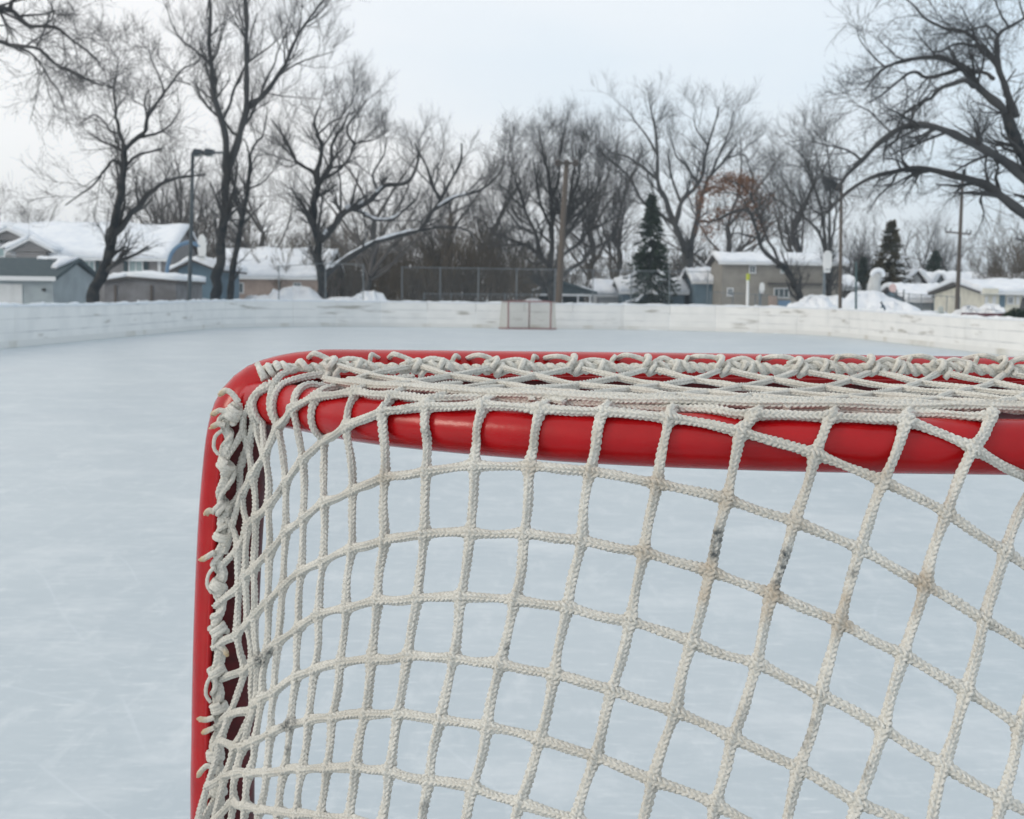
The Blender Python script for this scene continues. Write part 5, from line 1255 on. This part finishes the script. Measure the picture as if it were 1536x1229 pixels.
chain_fence('chain link fence with two tall posts by the snow mounds on the left', [(418, 400, 58.5), (508, 394, 58), (545, 398, 57)], 3)
chain_fence('low chain link fence in front of the slate blue garage on the right', [(1345, 440, 66), (1440, 446, 64)], 6)
chain_fence('chain link fence in front of the tan two storey house', [(1066, 438, 66), (1200, 446, 66)], 5)

# ------------------------------------------------------------------ snow heaps
def heap(label, x, ytop, Y, half_px, seed, depth=2.4, zb=-.1, group='snow heaps beyond the boards', sharp=1.6, name='snow_heap'):
    A = at(x, ytop, Y); rx = half_px*Y/F*(1.75 if group else 1); H = A[2]-zb; g = np.random.default_rng(seed)
    nr, na = 22, 56; b = MB(); V = []; ph = g.uniform(0, 6, 6)
    for i in range(nr+1):
        f = i/nr
        for j in range(na):
            a = j/na*2*math.pi
            k = 1+.13*math.sin(3*a+ph[0])+.08*math.sin(5*a+ph[1])+.05*math.sin(9*a+ph[2])
            xx, yy = math.cos(a)*f*4, math.sin(a)*f*4; z = H*(math.cos(min(f, 1)*math.pi)*.5+.5)**(1/sharp*1.2)*(1+.16*math.sin(2.3*xx+yy+ph[3])*f+.10*math.sin(4.7*xx-1.7*yy+ph[4])*f+.06*math.sin(9*xx+3*yy+ph[5])*min(1, f*2))
            jz = g.normal(0, .028, 3)*(1-f)*min(1, f*4) if f > .04 else (0, 0, 0)
            V.append((math.cos(a)*rx*f*k+jz[0]*1.5, math.sin(a)*depth*f*k+jz[1]*1.5, z+jz[2]*H*1.1))
    q = [(i*na+j, i*na+(j+1) % na, (i+1)*na+(j+1) % na, (i+1)*na+j) for i in range(nr) for j in range(na)]
    b.add(V, [t_[::-1] for t_ in q])
    o = b.build(name, M['snow'], smooth=True); o.location = (A[0], Y, zb)
    return tag(o, label, 'snow heap', group)
for a in [('rounded snow heap below the low tan brick house', 443, 429, 62, 50, 1, 2.2), ('low snow heap right of the trunk with snowy limbs', 552, 437, 60, 42, 2, 2.0), ('small snow heap left of the trunk with snowy limbs', 400, 443, 64, 60, 3, 2.5), ('flat snow heap at the foot of the tall chain link fence', 515, 446, 59, 60, 13, 2.),
          ('snow heap at the foot of the leaning tree', 1222, 443, 57, 46, 4, 2.4), ('snow heap around the brown wooden pole', 1252, 444, 60, 36, 5, 2.2), ('large snow mound under the curved slide', 1303, 437, 60, 64, 6, 3.0), ('snow mound sloping down to the right of the curved slide', 1340, 452, 58, 50, 7, 2.4),
          ('low snow heap in front of the slate blue garage', 1392, 466, 56, 60, 8, 2.0), ('rounded snow heap between the utility pole and the pickup', 1455, 458, 48, 26, 9, 1.6), ('snow heap in front of the cream house', 1486, 456, 58, 30, 10, 1.8), ('long low snow heap before the pickup at the right edge', 1510, 476, 36, 44, 11, 1.4),
          ('snow bank behind the left end of the boards', 300, 448, 52, 40, 12, 1.6)]:
    heap(*a)

# ------------------------------------------------------------------ far goal
YG2 = 52.6
fg = empty('hockey_goal', (float(at(794, 494, YG2)[0]), YG2, 0), 'small red framed hockey goal with a pale net at the far end of the ice', 'hockey goal')
M['red_far'] = mat('faded_red_paint', (.26, .13, .13), .5); M['net_far'] = mat('pale_net_cord', (.62, .62, .58), .8)
zz = 1.22; xw = .93
q = MB(); q.tube(crom([(-xw, 0, 0), (-xw, 0, .6), (-xw, 0, zz-.12), (-xw+.10, 0, zz), (0, 0, zz), (xw-.10, 0, zz), (xw, 0, zz-.12), (xw, 0, .6), (xw, 0, 0)], n=90), .035, 10); q.build('front_frame', M['red_far'], fg, smooth=True)
q = MB(); q.tube(crom([(-xw, 0, .03), (-1.28, .35, .03), (-1.30, .80, .03), (-.8, 1.08, .03), (0, 1.12, .03), (.8, 1.08, .03), (1.18, .80, .03), (1.15, .35, .03), (xw, 0, .03)], n=80), .03, 8); q.build('base_frame', M['red_far'], fg, smooth=True)
q = MB(); q.tube(crom([(-xw, 0, zz-.02), (-1.2, .28, zz-.02), (-1.1, .5, zz), (0, .6, zz), (1.0, .5, zz), (1.08, .28, zz-.02), (xw, 0, zz-.02)], n=60), .016, 8); q.build('top_rail', M['red_far'], fg, smooth=True)
q = MB(); q.tube([(0, .6, zz), (0, .75, .7), (0, 1.12, .03)], .028, 8); q.build('back_brace', M['red_far'], fg, smooth=True)
q = MB(); q.tube([(-xw, -.02, .025), (xw, -.02, .025)], .02, 6); q.build('base_bar', M['red_far'], fg)
S = []
lo = crom([(-xw, 0, .05), (-1.27, .35, .05), (-1.29, .79, .05), (-.8, 1.06, .05), (0, 1.10, .05), (.8, 1.06, .05), (1.17, .79, .05), (1.14, .35, .05), (xw, 0, .05)], n=80)
hi = crom([(-xw, 0, zz), (-1.2, .28, zz-.02), (-1.1, .5, zz), (0, .6, zz), (1.0, .5, zz), (1.08, .28, zz-.02), (xw, 0, zz)], n=80)
for k in range(80): S.append([lo[k], hi[k]])
for f in np.linspace(0, 1, 26):
    R_ = lo*(1-f)+hi*f
    for k in range(79): S.append([R_[k], R_[k+1]])
for k in range(0, 80): S.append([hi[k], np.array([hi[k][0], 0, zz])])
S = np.array(S); q = MB(); v, f = tubes(S, np.full(S.shape[:2], .0065), 3); q.add(v, f); q.build('net', M['net_far'], fg)
hp_ = heap('little heap of snow lying on top of the far goal', 800, 447.5, YG2+.2, 19, 31, .22, 1.215, None, 1.3)

# ------------------------------------------------------------------ slide, ball panel, hydrant, pickup, child
A = at(1313, 410, 61); o = empty('playground_slide', (float(A[0]), 61, .5), 'curved ribbed white slide hood capped with snow on the snow mound', 'playground slide'); pe = np.array(o.location)
q = MB(); C = crom([at(x, y, 61)-pe for x, y in [(1311, 442), (1311, 430), (1313, 419), (1316, 411)]], n=26); an = np.arange(28)*2*math.pi/28
T_, N_, B_2 = frames(C); rr = .31*np.linspace(1.08, .80, 26)
V = C[:, None]+rr[:, None, None]*((1+.07*np.cos(an*14))[None, :, None])*(np.cos(an)[None, :, None]*N_[:, None]+np.sin(an)[None, :, None]*B_2[:, None])
ii = np.arange(25)[:, None]*28; jj = np.arange(28)[None]; q.add(V.reshape(-1, 3), np.stack([ii+jj, ii+(jj+1) % 28, ii+28+(jj+1) % 28, ii+28+jj], -1).reshape(-1, 4)); q.build('slide_hood', M['side_white'], o)
q = MB(); Pp = [at(x, y, 60.9)-pe for x, y in [(1307, 414), (1311, 408), (1317, 406), (1323, 408.5), (1325, 416)]]; q.tube(crom(Pp, n=20), .09+.06*np.sin(np.linspace(0.2, 2.9, 20)), 10); q.build('snow_cap', M['snow'], o, smooth=True)
for x in (1303, 1322):
    q = MB(); p = at(x, 440, 61)-pe; q.tube([(p[0], .3, -.6), (p[0], .3, p[2]+.5)], .05, 8); q.build('leg', M['steel'], o)
M['pink'] = mat('pale_pink_plastic', (.66, .48, .45), .4)
A = at(1339, 433, 66); o = empty('play_frame', (float(A[0]), 66, .3), 'play frame of grey posts carrying a rounded pale pink board, before the pointed evergreen', 'play frame'); pe = np.array(o.location)
q = MB(); an = np.linspace(0, 2*math.pi, 17)[:-1]; q.prism([(math.cos(a)*.19, A[2]-pe[2]+math.sin(a)*(.26 if math.sin(a) > 0 else .20)) for a in an], -.06, .06); q.build('pink_board', M['pink'], o)
for dx in (-.22, .22, .62, -.7):
    q = MB(); q.tube([(dx, .0, -.2), (dx, 0, A[2]-pe[2]-.05)], .04, 8); q.build('post', M['grey_pole'], o)
for dz in (.25, .5):
    q = MB(); q.tube([(-.7, 0, A[2]-pe[2]-.2-dz), (.62, 0, A[2]-pe[2]-.2-dz)], .03, 8); q.build('rail', M['grey_pole'], o)
A = at(1411, 459, 52); o = empty('fire_hydrant', (float(A[0]), 52, .3), 'pale grey hydrant poking out of the snow left of the dark utility pole', 'hydrant'); z_ = A[2]-.3
M['hydrant'] = mat('hydrant_paint', (.42, .45, .42), .5)
q = MB(); q.tube([(0, 0, -.1), (0, 0, .05), (0, 0, z_-.18), (0, 0, z_-.14), (0, 0, z_-.06), (0, 0, z_)], [.12, .11, .10, .13, .11, .03], 14); q.build('body', M['hydrant'], o, smooth=True)
for sx in (-1, 1):
    q = MB(); q.tube([(0, 0, z_-.3), (sx*.17, 0, z_-.3)], .055, 10); q.build('nozzle', M['hydrant'], o)

# pickup parked at the right edge, only its near corner in view
A = at(1468, 470, 44); o = empty('pickup_truck', (float(A[0])+2.6, 44, .28), 'maroon pickup with snow heaped in its bed, cut off by the right edge', 'pickup'); ox = -2.6
M['car_red'] = mat('maroon_car_paint', (.085, .018, .028), .3, coat=.4); M['car_dark'] = mat('dark_car_paint', (.012, .014, .02), .35, coat=.4); M['tyre'] = mat('tyre', (.02, .02, .02), .9)
zt_ = A[2]-.28
q = MB(); q.prism([(ox, .35), (ox+.05, zt_), (ox+2.2, zt_+.02), (ox+2.2, .32), (ox+1.35, .32), (ox+1.2, .62), (ox+.75, .62), (ox+.6, .32)], 0, 1.85); q.build('bed', M['car_red'], o)
q = MB(); q.prism([(ox+2.21, .32), (ox+2.21, zt_+.02), (ox+2.35, zt_+.62), (ox+3.6, zt_+.62), (ox+4.3, zt_+.08), (ox+5.3, zt_-.02), (ox+5.4, .35), (ox+4.9, .32), (ox+4.75, .62), (ox+4.3, .62), (ox+4.15, .32)], .02, 1.83); cab = q.build('cab', M['car_dark'], o)
q = MB(); q.prism([(ox+2.45, zt_+.1), (ox+2.5, zt_+.52), (ox+3.5, zt_+.52), (ox+4.0, zt_+.1)], -.0, .018); q.build('side_window', M['glass_dark'], o)
for wx_ in (.98, 4.52):
    for wy in (.06, 1.56):
        q = MB(); an = np.linspace(0, 2*math.pi, 25)[:-1]; q.prism([(ox+wx_+.33*math.cos(a), .33+.33*math.sin(a)) for a in an], wy, wy+.24); wh = q.build('wheel', M['tyre'], o)
        q = MB(); q.prism([(ox+wx_+.18*math.cos(a), .33+.18*math.sin(a)) for a in an], wy-.01, wy+.25); q.build('rim', M['steel'], wh)
q = MB(); q.box((ox-.03, .1, .62), (ox-.0, .3, zt_-.06)); q.build('tail_light', M['red_far'], o)
q = MB(); q.box((ox-.1, .1, .36), (ox-.01, 1.75, .5)); q.build('bumper', M['steel'], o)
heap('snow piled in the bed of the maroon pickup', 1486, 463, 44.9, 24, 41, .8, A[2]-.05, None, 1.4)
M['bush_dark'] = M['needle']
g = np.random.default_rng(77); b = MB(); A = at(1524, 470, 40); V = []
n_ = 2600; d = g.normal(0, 1, (n_, 3)); d /= np.linalg.norm(d, axis=1)[:, None]; p = d*np.array([.62, .5, .34])*(g.random((n_, 1))**.35)
p[:, 2] = np.abs(p[:, 2])*1.3+.0; a = g.normal(0, 1, (n_, 3)); a /= np.linalg.norm(a, axis=1)[:, None]; c = np.cross(a, d); s_ = .05
V = np.stack([p-a*s_, p+c*s_*.5, p+a*s_, p-c*s_*.5], 1).reshape(-1, 3)
o = empty('evergreen_shrub', (float(A[0]), 40, float(A[2])-.75), 'dark rounded evergreen shrub by the pickup at the right edge', 'shrub')
b.add(V*np.array([1.1, 1, 2.1]), np.arange(len(V)).reshape(-1, 4)); b.build('foliage', M['needle'], o)
b = MB(); b.tube([(0, 0, -.3), (0, 0, .3)], .05, 6); b.build('stem', M['bark'], o)

# a child bending forward on the snow bank
def person():
    Yp = 56.5; A = at(1326.5, 471.5, Yp); o = empty('person', tuple(A), 'child in a dark blue snowsuit bent forward on the snow bank below the slide', 'person')
    S = .50
    J = {'pel': (0.02, 0, .46), 'abd': (-.03, 0, .58), 'che': (-.12, 0, .70), 'nek': (-.21, 0, .78), 'hd0': (-.25, 0, .83), 'hd1': (-.31, 0, .93),
         'shl': (-.13, -.12, .73), 'ell': (-.24, -.15, .58), 'hal': (-.33, -.10, .48), 'shr': (-.13, .12, .73), 'elr': (-.20, .17, .57), 'har': (-.30, .13, .46),
         'hil': (.02, -.07, .42), 'knl': (-.08, -.09, .24), 'anl': (.03, -.09, .05), 'tol': (-.08, -.10, .02), 'hir': (.03, .07, .42), 'knr': (.0, .09, .22), 'anr': (.12, .09, .05), 'tor': (.02, .10, .02)}
    rad = dict(pel=.105, abd=.10, che=.11, nek=.05, hd0=.075, hd1=.07, shl=.06, ell=.045, hal=.033, shr=.06, elr=.045, har=.033, hil=.075, knl=.058, anl=.042, tol=.035, hir=.075, knr=.058, anr=.042, tor=.035)
    E_ = [('pel', 'abd'), ('abd', 'che'), ('che', 'nek'), ('nek', 'hd0'), ('hd0', 'hd1'), ('che', 'shl'), ('shl', 'ell'), ('ell', 'hal'), ('che', 'shr'), ('shr', 'elr'), ('elr', 'har'), ('pel', 'hil'), ('hil', 'knl'), ('knl', 'anl'), ('anl', 'tol'), ('pel', 'hir'), ('hir', 'knr'), ('knr', 'anr'), ('anr', 'tor')]
    ks = list(J); me = bpy.data.meshes.new('body'); me.from_pydata([J[k] for k in ks], [(ks.index(a), ks.index(b_)) for a, b_ in E_], [])
    ob = bpy.data.objects.new('body', me); COL.objects.link(ob); ob.parent = o; ob.scale = (S*1.15,)*3
    sk = ob.modifiers.new('skin', 'SKIN'); sk.use_smooth_shade = True
    for k, v in zip(ks, me.skin_vertices[0].data): v.radius = (rad[k],)*2; v.use_root = (k == 'pel')
    ob.modifiers.new('sub', 'SUBSURF').render_levels = 2
    me.materials.append(mat('snowsuit', (.012, .05, .085), .8, (.02, .07, .11), 8))
    q = MB(); q.tube(np.array([(-.225, 0, .86), (-.27, 0, .93), (-.31, 0, .99), (-.33, 0, 1.02)])*S*1.15, np.array([.085, .09, .06, .02])*S*1.15, 12); q.build('hat', M['shutter'], o, smooth=True)
    q = MB(); q.tube(np.array([(-.315, 0, .86), (-.335, 0, .875)])*S*1.15, np.array([.05, .03])*S*1.15, 10); q.build('face', mat('skin', (.5, .32, .25), .6), o, smooth=True)
person()

hz = MB(); hz.box((-1000, -1000, -1.2), (1000, 1000, 42))
HAZE = .00075
if HAZE:
    m = bpy.data.materials.new('haze'); m.use_nodes = True; nt = m.node_tree; nt.nodes.remove(nt.nodes['Principled BSDF'])
    pv = nt.nodes.new('ShaderNodeVolumePrincipled'); pv.inputs['Color'].default_value = (.80, .91, 1.0, 1); pv.inputs['Density'].default_value = HAZE; pv.inputs['Anisotropy'].default_value = .2
    nt.links.new(pv.outputs['Volume'], nt.nodes['Material Output'].inputs['Volume'])
    tag(hz.build('haze', m), kind='stuff')
SC.cycles.volume_bounces = 0
